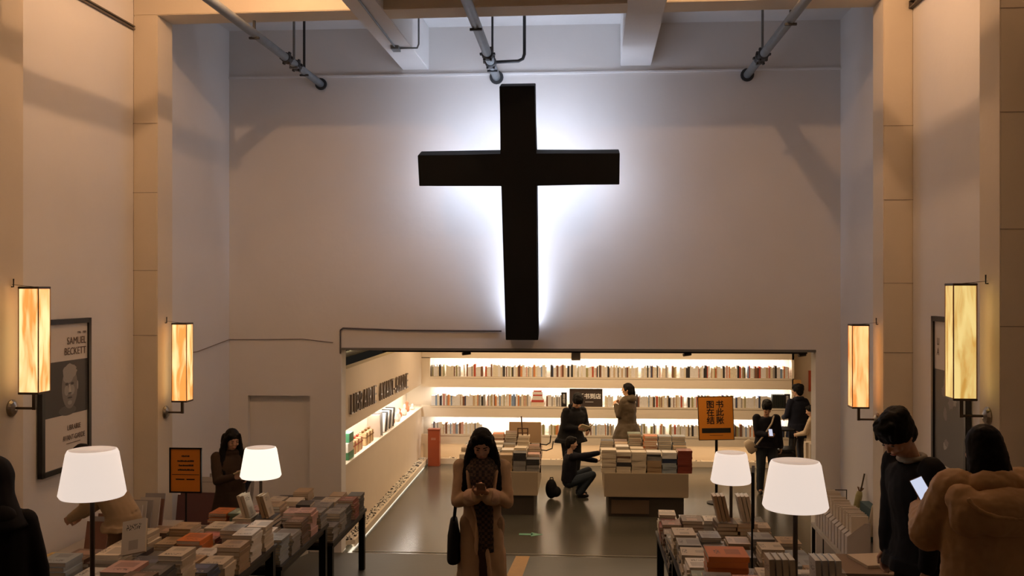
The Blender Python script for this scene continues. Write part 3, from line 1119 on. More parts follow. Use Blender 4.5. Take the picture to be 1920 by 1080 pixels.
# cells kept free for lamps: computed from lamp positions
fill_table('nearest left table', special={(1, 3): ('dusty pink', .20, (.20, .27, .03)), (4, 4): ('yellow', .14), (4, 3): ('yellow', .12), (2, 4): ('cream', .20), (0, 4): ('cream', .22)})
fill_table('second left table', special={(2, 3): ('orange', .20, (.20, .26, .034)), (1, 4): ('grey', .20), (2, 4): ('dark red', .12), (0, 3): ('white', .22), (1, 2): ('white', .16)})
fill_table('third left table', skip={(2, 3)}, special={(3, 1): ('cream', .26, (.2, .27, .034)), (2, 1): ('brown', .27, (.2, .27, .034)), (2, 2): ('cream', .28), (1, 1): ('white', .2), (1, 3): ('grey', .2)})
fill_table('fourth left table', hmin=.16, hmax=.26, special={(1, 1): ('charcoal', .24), (2, 1): ('charcoal', .2), (0, 1): ('grey', .25), (3, 2): ('brown', .2)})
fill_table('nearest right table', skip={(0, 3), (1, 3)}, special={(1, 1): ('cream', .14), (2, 3): ('cream', .12), (3, 3): ('white', .12), (4, 1): ('brown', .14), (0, 2): ('grey', .20), (1, 2): ('dusty pink', .16)})
stack(.995, 6.62, 1.801, 'orange', .27, .27, .036, 7, 'large orange book in the single-title orange pile on the nearest right table', rz0=math.pi / 2, boost_all=3)
fill_table('second right table', hmin=.10, hmax=.2, special={(1, 2): ('navy', .16), (2, 1): ('grey', .14), (3, 2): ('tan', .12), (0, 2): ('cream', .22)})
fill_table('third right table', skip={(3, 3), (2, 3)}, hmin=.12, hmax=.2, special={(1, 3): ('brown', .26, (.2, .26, .034)), (0, 4): ('cream', .24), (1, 2): ('white', .14), (2, 1): ('white', .14), (4, 1): ('dark red', .16)})


def upright(x, y, z, col, h, d, t_, tilt, label, axis='Y', rz=0.0):
    """book standing on its tail, spine towards the camera, leaning sideways by tilt"""
    M = Matrix.Translation((x, y, z)) @ Matrix.Rotation(rz, 4, 'Z') @ Matrix.Rotation(tilt, 4, 'Y') @ Matrix.Translation((0, 0, h / 2)) @ Matrix.Rotation(R(90), 4, 'Z') @ Matrix.Rotation(R(90), 4, 'X')
    # after: book width (x, spine) along depth, height along z
    add_book(col, d, h, t_, M, label, 6.0)


def lamp_books(lx, ly, z, nL, nR, cl, cr_, lab, tilt=.18, h=.25):
    for i in range(nL):
        upright(lx - .075 - .04 * i, ly - .02, z, cl, h, .17, .032, -tilt if tilt else 0, '%s book standing upright left of the lamp pole on the %s' % (cl, lab))
    for i in range(nR):
        upright(lx + .075 + .04 * i, ly - .02, z, cr_, h, .17, .032, tilt * -1 if tilt else 0, '%s book standing upright right of the lamp pole on the %s' % (cr_, lab))


lamp_books(1.50, 9.45, 1.60, 3, 3, 'tan', 'cream', 'third right table', .22)
stack(1.42, 9.45, 1.311, 'brown', .19, .26, .034, 8, 'brown book in the pedestal stack left under the lamp, third right table')
stack(1.62, 9.45, 1.311, 'tan', .19, .26, .034, 8, 'tan book in the pedestal stack right under the lamp, third right table')
lamp_books(1.34, 5.92, 1.98, 4, 4, 'cream', 'white', 'nearest right table', .05)
stack(1.22, 5.92, 1.801, 'grey', .19, .26, .034, 5, 'grey book in the pedestal stack left of the lamp, nearest right table')
stack(1.46, 5.92, 1.801, 'brown', .19, .26, .034, 5, 'brown book in the pedestal stack right of the lamp, nearest right table')
lamp_books(-3.13, 9.20, 1.62, 2, 2, 'cream', 'tan', 'third left table', .3, .22)
stack(-3.24, 9.2, 1.381, 'cream', .18, .26, .034, 7, 'cream book in the pedestal stack left of the lamp, third left table')
stack(-3.03, 9.2, 1.381, 'charcoal', .18, .26, .034, 7, 'charcoal book in the pedestal stack right of the lamp, third left table')
# tilted cream display book by the near left lamp
M = Matrix.Translation((-2.98, 6.28, 2.17)) @ Matrix.Rotation(R(-8), 4, 'Z') @ Matrix.Rotation(R(62), 4, 'X') @ Matrix.Rotation(R(14), 4, 'Z')
add_book('cream', .17, .23, .024, M, 'cream book propped upright and tilted beside the near left lamp', 9)

# rear room tables (cloth body on a dark plinth) with their books
def shop_table(x0, x1, y0, y1, label):
    t = empty('display_island', ((x0 + x1) / 2, (y0 + y1) / 2, 0), label=label, cat='table', group='book islands in the rear room')
    hx, hy = (x1 - x0) / 2, (y1 - y0) / 2
    box('body', (-hx, -hy, .34), (hx, hy, .74), M_CLOTHBEIGE, t, bevel=.006)
    box('plinth', (-hx + .07, -hy + .07, 0), (hx - .07, hy - .05, .34), mat('plinth_dark', (0.05, 0.04, 0.03), .6), t)
    box('plinth_panel', (-hx + .12, -hy + .05, .05), (.05, -hy + .07, .28), mat('plinth_brown', (0.12, 0.08, 0.05), .6), t)
    return t


shop_table(.43, 1.83, 16.2, 17.7, 'cloth-covered book island at the right, beside the crouching person')
shop_table(-2.03, -.69, 16.2, 17.7, 'cloth-covered book island at the left, behind the woman in beige')


def island_books(x0, x1, y0, y1, nm, front, seed):
    nx, ny = len(front), 5
    px, py = (x1 - x0) / nx, (y1 - y0) / ny
    for j in range(ny):
        for i in range(nx):
            x, y = x0 + px * (i + .5), y0 + py * (j + .5)
            if j == 0:
                for k_, (col, t_, n, z0) in enumerate(front[i]):
                    stack(x, y, z0, col, .25, px * .95, t_, n, '%s book in front stack %s from the left, %s' % (col, ORD[i], nm), rz0=math.pi / 2, jit=.006, boost_all=1.3)
            else:
                col = rnd.choice(WEIGHTS + ['cream', 'white', 'tan'])
                t_ = .034
                n = rnd.choice((7, 8, 9, 10)) + (4 if (j in (3, 4) and rnd.random() < .4) else 0)
                stack(x, y, .741, col, px * .9, .25, t_, n, '%s book, stack %s from the left, %s row back, %s' % (col, ORD[i], ORD[j], nm))


island_books(.38, 1.90, 16.22, 17.68, 'right island', [
    [('cream', .034, 11, .741)],
    [('cream', .034, 3, .741), ('charcoal', .034, 2, .846), ('cream', .034, 2, .916), ('brown', .034, 1, .986), ('cream', .034, 2, 1.02)],
    [('cream', .034, 10, .741)],
    [('tan', .034, 6, .741), ('grey', .034, 2, .95), ('charcoal', .034, 1, 1.02), ('white', .034, 1, 1.055)],
    [('pale blue', .034, 5, .741), ('navy', .034, 2, .915), ('white', .034, 3, .985)],
    [('dark red', .034, 11, .741)]], 1)
island_books(-2.03, -.66, 16.22, 17.68, 'left island', [
    [('cream', .034, 8, .741)], [('white', .034, 7, .741)], [('cream', .034, 9, .741)], [('tan', .034, 8, .741)],
    [('grey', .034, 5, .741), ('charcoal', .034, 4, .915)], [('grey', .034, 3, .741), ('charcoal', .034, 3, .845)]], 2)

# build: the 300 table books that show largest as objects, the rest as one
BOOKS.sort(key=lambda b_: -b_[0])
for pr_, col, w_, d_, t_, M, lab in BOOKS[:300]:
    me, mp = book_meshes(col, w_, d_, t_)
    o = bpy.data.objects.new('book', me)
    COL.objects.link(o)
    o.matrix_world = M
    tag(o, lab, 'book', lab)
    c = bpy.data.objects.new('pages', mp)
    COL.objects.link(c)
    c.parent = o
rest = bpy.data.meshes.new('books_rest')
bm = bmesh.new()
mats = list(PAL)
for pr_, col, w_, d_, t_, M, lab in BOOKS[300:]:
    b2 = book_bm(w_, d_, t_, 0)
    n0 = len(bm.faces)
    mi = mats.index(col) + 1
    for f_i, f in enumerate(b2.faces):
        f.material_index = mi if f_i < 18 else 0
    bmesh.ops.transform(b2, matrix=M, verts=b2.verts)
    tm = bpy.data.meshes.new('t')
    b2.to_mesh(tm)
    b2.free()
    bm.from_mesh(tm)
    bpy.data.meshes.remove(tm)
bm.to_mesh(rest)
bm.free()
tag(link('stacked_books', rest, [M_PAGES] + [BM[m_] for m_ in mats]), 'remaining stacked books lower in the piles on all the tables', 'books', kind='stuff')

# ------------------------------------------------------------------ shelved books on the lit wall
SPINES = {
    'white': (0.86, 0.83, 0.80), 'cream': (0.80, 0.70, 0.56), 'black': (0.03, 0.028, 0.03), 'brown': (0.20, 0.09, 0.05), 'red': (0.48, 0.08, 0.04), 'orange': (0.65, 0.26, 0.10),
    'grey': (0.35, 0.33, 0.31), 'navy': (0.06, 0.08, 0.16), 'beige': (0.56, 0.42, 0.27), 'pink': (0.66, 0.40, 0.34), 'olive': (0.33, 0.31, 0.14), 'blue': (0.22, 0.32, 0.50),
}
SM = {k_: mat('spine_' + k_, v_, .5, var=.35, vscale=25) for k_, v_ in SPINES.items()}
sp_me = {}
for k_ in SPINES:
    bm = bmesh.new()
    bx(bm, (-.5, -.5, 0), (.5, .5, 1))
    me = bpy.data.meshes.new('spine_book')
    bmesh.ops.recalc_face_normals(bm, faces=bm.faces)
    bm.to_mesh(me)
    bm.free()
    me.materials.append(SM[k_])
    sp_me[k_] = me
SW = ['white'] * 16 + ['cream'] * 6 + ['black'] * 3 + ['brown'] * 2 + ['red', 'orange', 'grey', 'grey', 'navy', 'beige', 'beige', 'pink', 'olive', 'blue']
rnd = random.Random(4)
SH = []
SECT = [(-3.3, -1.6, 'left end'), (-1.6, 0.0, 'left of middle'), (0.0, 1.6, 'middle'), (1.6, 3.0, 'right of middle'), (3.0, 4.7, 'right end')]
for z, row, gaps in ((1.90, 'top lit shelf', []), (1.255, 'middle lit shelf', [(-.24, .56), (4.15, 4.56), (-1.05, -.72)]), (.63, 'lowest lit shelf', [(-2.1, -.95)])):
    x = -3.25
    while x < 4.52:
        w_ = rnd.choice((.018, .022, .028, .034, .042))
        if rnd.random() < .05:
            x += rnd.uniform(.03, .09)
        if any(a < x + w_ and x < b_ for a, b_ in gaps):
            x = [b_ for a, b_ in gaps if a < x + w_ and x < b_][0] + .01
            continue
        h = rnd.uniform(.20, .27)
        if x + w_ > 4.54:
            break
        col = rnd.choice(SW)
        sec = [s_ for a, b_, s_ in SECT if a <= x < b_][0]
        SH.append((w_, col, x + w_ / 2, z, h, '%s book spine on the %s, %s' % (col, row, sec)))
        x += w_ + .0015
order = sorted(range(len(SH)), key=lambda i_: -SH[i_][0] * SH[i_][4])
keep = set(order[:300])
bm = bmesh.new()
sk = list(SPINES)
for i_, (w_, col, x, z, h, lab) in enumerate(SH):
    tilt = rnd.uniform(-.02, .02)
    if i_ in keep:
        o = bpy.data.objects.new('shelved_book', sp_me[col])
        COL.objects.link(o)
        o.location = (x, 21.13, z + .0015)
        o.scale = (w_, .15, h)
        tag(o, lab, 'shelved book', lab)
    else:
        bx(bm, (x - w_ / 2, 21.055, z + .0015), (x + w_ / 2, 21.205, z + h), mi=sk.index(col))
tag(obj('thin_shelved_books', bm, [SM[k_] for k_ in sk]), 'thinner books filled in between along the three lit shelves', 'books', kind='stuff')

# sign "new books in store", black file books, red-white stack on the middle shelf
t = empty('shelf_sign', (.16, 21.06, 1.256), label='dark brown sign with white characters on the middle shelf behind the standing man', cat='sign')
box('board', (-.36, -.01, 0), (.36, .012, .39), mat('sign_dark', (0.05, 0.035, 0.03), .5), t)
text('lettering', '新书到店', .125, M_WHITEINK, t, (.08, -.013, .22), (R(90), 0, 0), ext=.001, offset=.003)
bm = bmesh.new()
bx(bm, (-.02, -.0115, .10), (.16, -.0105, .107))
obj('printed_rule', bm, M_WHITEINK, t)
for i, (x, lb) in enumerate(((-.32, 'black vertical sign with white characters left of the dark brown sign'), (4.48, 'black vertical sign with white characters at the right end of the middle shelf'))):
    t = empty('shelf_label', (x, 21.03, 1.256), label=lb, cat='sign')
    box('board', (-.06, -.008, 0), (.06, .02, .31), M_INK, t)
    text('lettering', '推\n荐\n图\n书', .06, M_WHITEINK, t, (0, -.010, .165), (R(90), 0, 0), ext=.001, line=.9)
for i in range(6):
    tag(box('binder', (4.17 + i * .043, 21.05, 1.257), (4.208 + i * .043, 21.2, 1.257 + .29), mat('binder_green_black', (0.018, 0.022, 0.018), .5)), 'near-black binder in the row left of the black vertical sign', 'binder', 'near-black binders at the right end')
zb = 1.257
for i, (hb, cb, wb) in enumerate(((.085, 'cream', .29), (.05, 'red', .27), (.04, 'white', .25), (.045, 'white', .23), (.03, 'red', .21), (.06, 'white', .22), (.025, 'red', .18))):
    tag(box('boxed_set', (-.90 - wb / 2, 21.05, zb), (-.90 + wb / 2, 21.2, zb + hb), mat('bs_' + cb, {'cream': (0.75, 0.62, 0.48), 'red': (0.52, 0.07, 0.05), 'white': (0.80, 0.76, 0.72)}[cb], .5)),
        '%s boxed set lying in the flat stack on the middle shelf, %s' % (cb, ('bottom', 'second up', 'third up', 'fourth up', 'fifth up', 'sixth up', 'top')[i]), 'boxed set', 'flat stack of boxed sets')
    zb += hb + .001

# right part: return wall with timber notice, small shelf with poster
tag(box('notice_board', (4.60, 20.97, 1.72), (4.76, 20.995, 1.88), mat('timber', (0.52, 0.29, 0.10), .5)), 'small square timber notice on the wall right of the shelves', 'sign')
tag(box('wall_picture', (5.0, 21.30, 1.6), (5.3, 21.345, 2.05), mat('red_print', (0.50, 0.08, 0.03), .5)), 'red picture on the far wall at the right edge of the opening', 'picture')

# easel panel on the left island
t = empty('easel_board', (-1.0, 17.95, 0.0), label='large tan board on the left island in front of the lowest shelf', cat='board')
box('panel', (-.30, -.01, .95), (.30, .02, 1.34), mat('tan_board', (0.50, 0.34, 0.20), .6), t)
box('stand', (-.12, .02, .0), (.12, .06, 1.0), M_BRONZE, t)
t = empty('miniature_easel', (-1.02, 17.55, 1.08), label='small dark wooden easel standing before the tan board', cat='easel')
mw = mat('dark_wood', (0.10, 0.05, 0.025), .5)
bm = bmesh.new()
bx(bm, (-.012, 0, 0), (.012, .02, .42), M=Matrix.Rotation(R(-4), 4, 'Y'))
obj('mast', bm, mw, t)
bm = bmesh.new()
for a, b_ in (((-.10, -.02, .02), (-.08, 0, .20)), ((.08, -.02, .02), (.10, 0, .20)), ((-.10, -.02, .19), (.10, 0, .21)), ((-.12, -.03, .0), (.12, .0, .05)), ((-.10, -.02, .11), (.10, 0, .125))):
    bx(bm, a, b_)
obj('frame', bm, mw, t)

# ------------------------------------------------------------------ signs
# orange checkout sign on a pole
t = empty('standing_sign', (2.46, 17.4, 0), label='orange floor-standing checkout sign with black characters', cat='sign')
bm = bmesh.new()
lathe(bm, [(.17, 0), (.17, .015), (.03, .025)], n=24)
obj('base', bm, M_BLACKMET, t)
bm = bmesh.new()
tube(bm, [(0, 0, .02), (0, 0, 1.2)], .025)
obj('pole', bm, M_BLACKMET, t)
pn = empty('panel', (0, -.03, 1.14))
pn.parent = t
pn.rotation_euler = (R(-4), R(-1.5), 0)
box('board', (-.305, 0, 0), (.305, .02, .76), M_ORANGE, pn)
bm = bmesh.new()
for a, b_ in (((-.315, -.004, -.01), (-.303, .024, .77)), ((.303, -.004, -.01), (.315, .024, .77)), ((-.315, -.004, -.01), (.315, .024, .002)), ((-.315, -.004, .758), (.315, .024, .77))):
    bx(bm, a, b_)
obj('rim', bm, M_BRONZE, pn)
text('lettering', '图书\n在此\n结账', .145, M_INK, pn, (-.01, -.003, .475), (R(90), 0, 0), ext=.001, offset=.002, line=.98, space=1.28)
bm = bmesh.new()
bx(bm, (-.255, -.004, .12), (.255, -.001, .205))
bx(bm, (-.12, -.003, .075), (.12, -.001, .080))
obj('dark_band', bm, M_INK, pn)

# orange sign on the left table
t = empty('table_sign', (-3.56, 8.50, 1.38), label='small orange framed notice on a black pole on the left tables', cat='sign')
bm = bmesh.new()
bx(bm, (-.07, -.05, 0), (.07, .05, .01))
obj('base', bm, M_BLACKMET, t)
bm = bmesh.new()
tube(bm, [(0, 0, .01), (0, 0, .68)], .009)
obj('pole', bm, M_BLACKMET, t)
box('board', (-.14, -.012, .62), (.14, -.002, 1.01), M_ORANGE, t)
bm = bmesh.new()
for a, b_ in (((-.15, -.018, .61), (-.137, 0, 1.02)), ((.137, -.018, .61), (.15, 0, 1.02)), ((-.15, -.018, .61), (.15, 0, .623)), ((-.15, -.018, 1.007), (.15, 0, 1.02))):
    bx(bm, a, b_)
obj('frame', bm, M_BLACKMET, t)
bm = bmesh.new()
rr = random.Random(3)
for z, hw in ((.945, .035), (.90, .075), (.86, .062), (.82, .07)):
    x = -hw
    while x < hw:
        s = rr.uniform(.006, .014)
        bx(bm, (x, -.0145, z - .008), (x + s, -.0125, z + .006 + rr.uniform(-.003, .002)))
        x += s + .003
bx(bm, (-.125, -.0145, .775), (.125, -.0125, .779))
bx(bm, (-.09, -.0145, .728), (-.01, -.0125, .738))
bx(bm, (.01, -.0145, .728), (.085, -.0125, .738))
obj('lettering', bm, M_INK, t)
# sign seen edge-on on the right tables
t = empty('table_sign', (1.385, 7.80, 1.55), rz=R(79), label='framed notice turned edge-on on the right tables between the two lamps', cat='sign')
bm = bmesh.new()
bx(bm, (-.05, -.04, 0), (.05, .04, .01))
obj('base', bm, M_BLACKMET, t)
bm = bmesh.new()
tube(bm, [(0, 0, .01), (0, 0, .5)], .008)
obj('pole', bm, M_BLACKMET, t)
box('board', (-.15, -.012, .42), (.15, .0, .84), mat('sign_brown', (0.30, 0.13, 0.05), .6), t)
bm = bmesh.new()
for a, b_ in (((-.16, -.018, .41), (-.147, .004, .85)), ((.147, -.018, .41), (.16, .004, .85)), ((-.16, -.018, .41), (.16, .004, .423)), ((-.16, -.018, .837), (.16, .004, .85))):
    bx(bm, a, b_)
obj('frame', bm, M_BLACKMET, t)

# ------------------------------------------------------------------ racks of paper at both side walls
def file_box(x, y, z, rz, label, h=.42, col=(0.48, 0.44, 0.42)):
    t = empty('file_box', (x, y, z), rz, label, 'file box', 'grey file boxes along the right wall')
    bm = bmesh.new()
    # slanted magazine file, 0.11 wide (x), 0.25 deep (y)
    pts = [(0, 0), (.26, 0), (.26, h), (.20, h), (0, h * .62)]
    loft(bm, [[Vector((-.055, a, b_)) for a, b_ in pts], [Vector((.055, a, b_)) for a, b_ in pts]])
    obj('body', bm, mat('file_grey', col, .8), t)
    bm = bmesh.new()
    rr = random.Random(int(y * 100))
    for i in range(4):
        x0 = -.045 + i * .023
        hh = h + rr.uniform(.02, .09)
        bx(bm, (x0, .05, .1), (x0 + .016, .24, hh))
    obj('papers', bm, mat('papers_cream', (0.68, 0.60, 0.50), .7), t)
    return t


def wall_bench(name, x0, x1, y0, y1, z, label):
    t = empty(name, ((x0 + x1) / 2, (y0 + y1) / 2, ramp_z((y0 + y1) / 2) + .12 if y1 < 13.1 else ramp_z((y0 + y1) / 2)), label=label, cat='shelf')
    cx, cy, cz = t.location
    box('top', (x0 - cx, y0 - cy, z - cz - .04), (x1 - cx, y1 - cy, z - cz), mat('bench_grey', (0.40, 0.37, 0.34), .7), t)
    for x in (x0 + .03, x1 - .03):
        for y in (y0 + .03, y1 - .03):
            box('leg', (x - .02 - cx, y - .02 - cy, ramp_z(y) + (.12 if y < 13.0 else 0) - cz), (x + .02 - cx, y + .02 - cy, z - .04 - cz), M_BLACKMET, t)
    return t


wall_bench('wall_bench', 3.05, 3.63, 11.15, 12.9, .78, 'low grey shelf carrying file boxes against the right wall')
for i in range(11):
    file_box(3.08, 11.24 + i * .15, .781, R(-90), 'slanted grey file box of papers, %s from the near end of the right wall' % (ORD + ['ninth', 'tenth', 'eleventh'])[i], .40)
for i, (y, lb) in enumerate(((12.45, 'slim yellow-green bottle-shaped roll leaning on the right wall, farther from camera'), (11.75, 'cream paper roll with a dark stick leaning on the right wall, nearer the camera'))):
    t = empty('brush_roll', (3.50, y, 1.00), label=lb, cat='brush holder')
    t.rotation_euler = (R(-8), R(14), 0)
    bm = bmesh.new()
    tube(bm, [(0, 0, -.1), (0, 0, .24), (0, 0, .29)], [.042, .042, .03], n=12)
    obj('roll', bm, mat('roll%d' % i, ((0.42, 0.38, 0.16), (0.62, 0.52, 0.36))[i], .7), t)
    bm = bmesh.new()
    tube(bm, [(.01, 0, .2), (.01, 0, .52)], .010, n=8)
    obj('stick', bm, M_BRONZE, t)
    bm = bmesh.new()
    for q in range(5):
        an = q * 1.26
        tube(bm, [(0, 0, .27), (.04 * math.cos(an), .04 * math.sin(an), .34)], .006, n=5)
    obj('twigs', bm, mat('twig', (0.16, 0.08, 0.03), .8), t)
t = empty('metal_stand', (3.36, 13.02, ramp_z(13.02)), label='thin black wire stand beyond the file boxes on the right', cat='stand')
bm = bmesh.new()
tube(bm, [(-.12, 0, 0), (-.12, 0, 1.0), (.18, 0, 1.0), (.18, 0, 0)], .009, n=8)
obj('frame', bm, M_BLACKMET, t)
tag(box('teal_box', (3.52, 11.85, .80), (3.63, 12.3, 1.20), mat('teal', (0.06, 0.12, 0.13), .6)), 'dark teal box standing behind the file boxes at the right wall', 'box')
# side table strip against the pilaster on the right, foreground ledge
tag(box('book_ledge', (1.96, 6.85, 1.80), (3.55, 7.35, 1.87), mat('ledge_brown', (0.20, 0.13, 0.08), .5)), 'brown wooden counter board between the right tables and the near pilaster', 'ledge')
for i, (x, y, c_, lb) in enumerate(((2.12, 7.1, 'cream', 'cream booklet lying flat on the brown counter board at the right'), (2.45, 7.08, 'grey', 'grey booklet lying flat on the brown counter board at the right'))):
    o = box('booklet', (-.12, -.15, 0), (.12, .15, .02), mat('booklet_' + c_, {'cream': (0.6, 0.5, 0.38), 'grey': (0.25, 0.24, 0.22)}[c_], .5), rot=(0, 0, R(12 - 30 * i)), loc=(x, y, 1.871))
    tag(o, lb, 'booklet')
# left wall: dim rack of magazines between the wall and the tables
wall_bench('magazine_bench', -5.05, -4.35, 8.9, 10.4, 1.25, 'low grey shelf of magazines against the left wall under the poster')
rr = random.Random(9)
for i in range(12):
    y = 9.0 + i * .115
    c = rr.choice([(0.5, 0.46, 0.42), (0.30, 0.28, 0.27), (0.06, 0.055, 0.06), (0.20, 0.09, 0.06)])
    cn = {0.5: 'pale', 0.30: 'grey', 0.06: 'black', 0.20: 'brown'}[c[0]]
    o = box('magazine', (-.11, -.012, 0), (.11, .012, rr.uniform(.26, .34)), mat('mag_' + cn, c, .5), rot=(R(-14), 0, 0), loc=(-4.62 + rr.uniform(-.03, .03), y, 1.253))
    tag(o, '%s magazine standing on the left wall shelf, %s along from the near end' % (cn, (ORD + ['ninth', 'tenth', 'eleventh', 'last'])[i]), 'magazine', 'magazines on the left wall shelf')
wall_bench('magazine_bench', -4.9, -4.15, 10.98 + .15, 12.3, 1.0, 'grey magazine shelf in the left bay beside the woman in brown')
for i in range(10):
    y = 11.2 + i * .10
    c = rr.choice([(0.45, 0.42, 0.40), (0.30, 0.28, 0.27), (0.05, 0.05, 0.07), (0.12, 0.05, 0.05)])
    cn = {0.45: 'pale', 0.30: 'grey', 0.05: 'navy', 0.12: 'dark red'}[c[0]]
    o = box('magazine', (-.3, -.010, 0), (.3, .010, rr.uniform(.34, .46)), mat('mag2_' + cn.replace(' ', '_'), c, .5), rot=(R(-12), 0, 0), loc=(-4.5 + rr.uniform(-.03, .03), y, 1.003))
    tag(o, '%s magazine behind the small orange notice, %s along from the near end' % (cn, (ORD + ['ninth', 'last'])[i]), 'magazine', 'magazines in the left bay')
t = empty('navy_display_card', (-4.05, 10.95, 1.35), label='dark navy tilted card standing right of the small orange notice', cat='card')
box('card', (-.12, 0, 0), (.12, .02, .42), mat('navy_card', (0.02, 0.025, 0.045), .5), t, rot=(R(-10), R(22), 0))
box('prop', (-.02, 0.0, -.39), (.02, .03, .1), M_BLACKMET, t)

# rear room right: counter rack, black stool, cream counter
t = empty('paper_rack', (4.25, 17.6, 0), label='pale rack of hanging papers at the right edge of the opening', cat='rack')
box('body', (-.0, -.3, 0), (.7, 1.4, .55), M_SHELF, t)
for i in range(8):
    o = box('file', (.03 + (i % 2) * .28, -.26 + (i // 2) * .38, .55), (.27 + (i % 2) * .28, -.1 + (i // 2) * .38, .93 + (i % 3) * .03), mat('papers_cream', (0.6, 0.5, 0.4)), t)
box('rail', (-.02, -.32, .98), (.72, -.30, 1.0), M_STEEL, t)
box('post', (-.02, -.32, 0), (0.0, -.30, 1.0), M_STEEL, t)
t = empty('black_trolley', (4.15, 20.0, 0), label='black shelved trolley between the two dark-clothed men', cat='trolley')
for z in (.15, .55, .95):
    box('shelf', (-.22, -.25, z), (.22, .25, z + .03), M_BLACKMET, t)
for x in (-.22, .2):
    for y in (-.25, .23):
        box('post', (x, y, 0), (x + .02, y + .02, 1.0), M_BLACKMET, t)
box('crate', (-.2, -.23, .18), (.2, .2, .5), M_INK, t)
# bent hooks on the side of the left island
t = empty('hook_rack', (-.685, 16.9, .60), label='black bent-metal hooks fixed to the right side of the left island', cat='rack')
bm = bmesh.new()
tube(bm, [(0.012, 0, 0), (.012, 0, .52)], .012)
obj('post', bm, M_BLACKMET, t)
for z_, k2 in ((.40, 1.0), (.50, .8)):
    bm = bmesh.new()
    tube(bm, [(.01, 0, z_), (.12, -.01, z_ - .01), (.19 * k2 + .03, -.02, z_ + .03), (.21 * k2 + .03, -.02, z_ + .16)], .010)
    obj('hook', bm, M_BLACKMET, t)

# ------------------------------------------------------------------ people
M_SKIN = mat('skin', (0.50, 0.29, 0.19), .55)
M_SKIN_PALE = mat('skin_pale', (0.58, 0.36, 0.25), .5)
M_HAIR = mat('hair_black', (0.005, 0.004, 0.0035), .6, spec=.15)
M_EYE = mat('eye_dark', (0.01, 0.008, 0.008), .3)
M_LIP = mat('lips', (0.34, 0.12, 0.09), .5)


def ik(a, c, l1, l2, hint):
    a, c = Vector(a), Vector(c)
    d = c - a
    L = min(d.length, (l1 + l2) * .999)
    d.normalize()
    c = a + d * L
    x = (l1 * l1 - l2 * l2 + L * L) / (2 * L)
    h = math.sqrt(max(l1 * l1 - x * x, 0))
    hv = Vector(hint)
    hv = (hv - d * hv.dot(d)).normalized()
    return a + d * x + hv * h, c


def hand(bm, wrist, d, n, side, curl=.7, spread=.0, k_=1.0):
    """palm with five separate fingers; d = pointing direction, n = palm normal (curl side), side=+1 when the thumb leaves towards d x n"""
    d = d.normalized()
    n = (n - d * n.dot(d)).normalized()
    s = d.cross(n).normalized() * side
    Mx = Matrix((s, d, n)).transposed()
    ellip(bm, wrist + d * .045 * k_, (.040 * k_, .052 * k_, .016 * k_), Mx, n=10)
    for i, (off, ln) in enumerate(((.030, .068), (.011, .078), (-.010, .072), (-.029, .056))):
        b0 = wrist + d * .082 * k_ + s * off * k_
        c1 = curl * (1 + .1 * i)
        d1 = (d * math.cos(c1 * .8) + n * math.sin(c1 * .8) + s * off * 6 * spread).normalized()
        d2 = (d * math.cos(c1 * 1.9) + n * math.sin(c1 * 1.9) + s * off * 6 * spread).normalized()
        m1 = b0 + d1 * ln * .5 * k_
        m2 = m1 + d2 * ln * .5 * k_
        capsule(bm, b0 - d * .015, m1, .0092, .0084, n=8)
        capsule(bm, m1, m2, .0084, .0072, n=8)
    t0_ = wrist + d * .022 * k_ + s * .030 * k_
    t1_ = t0_ + (d * .55 + s * .75 + n * .35).normalized() * .038 * k_
    t2_ = t1_ + (d * .85 + s * .15 + n * .55).normalized() * .034 * k_
    capsule(bm, t0_, t1_, .0125, .0105, n=8)
    capsule(bm, t1_, t2_, .0100, .0082, n=8)


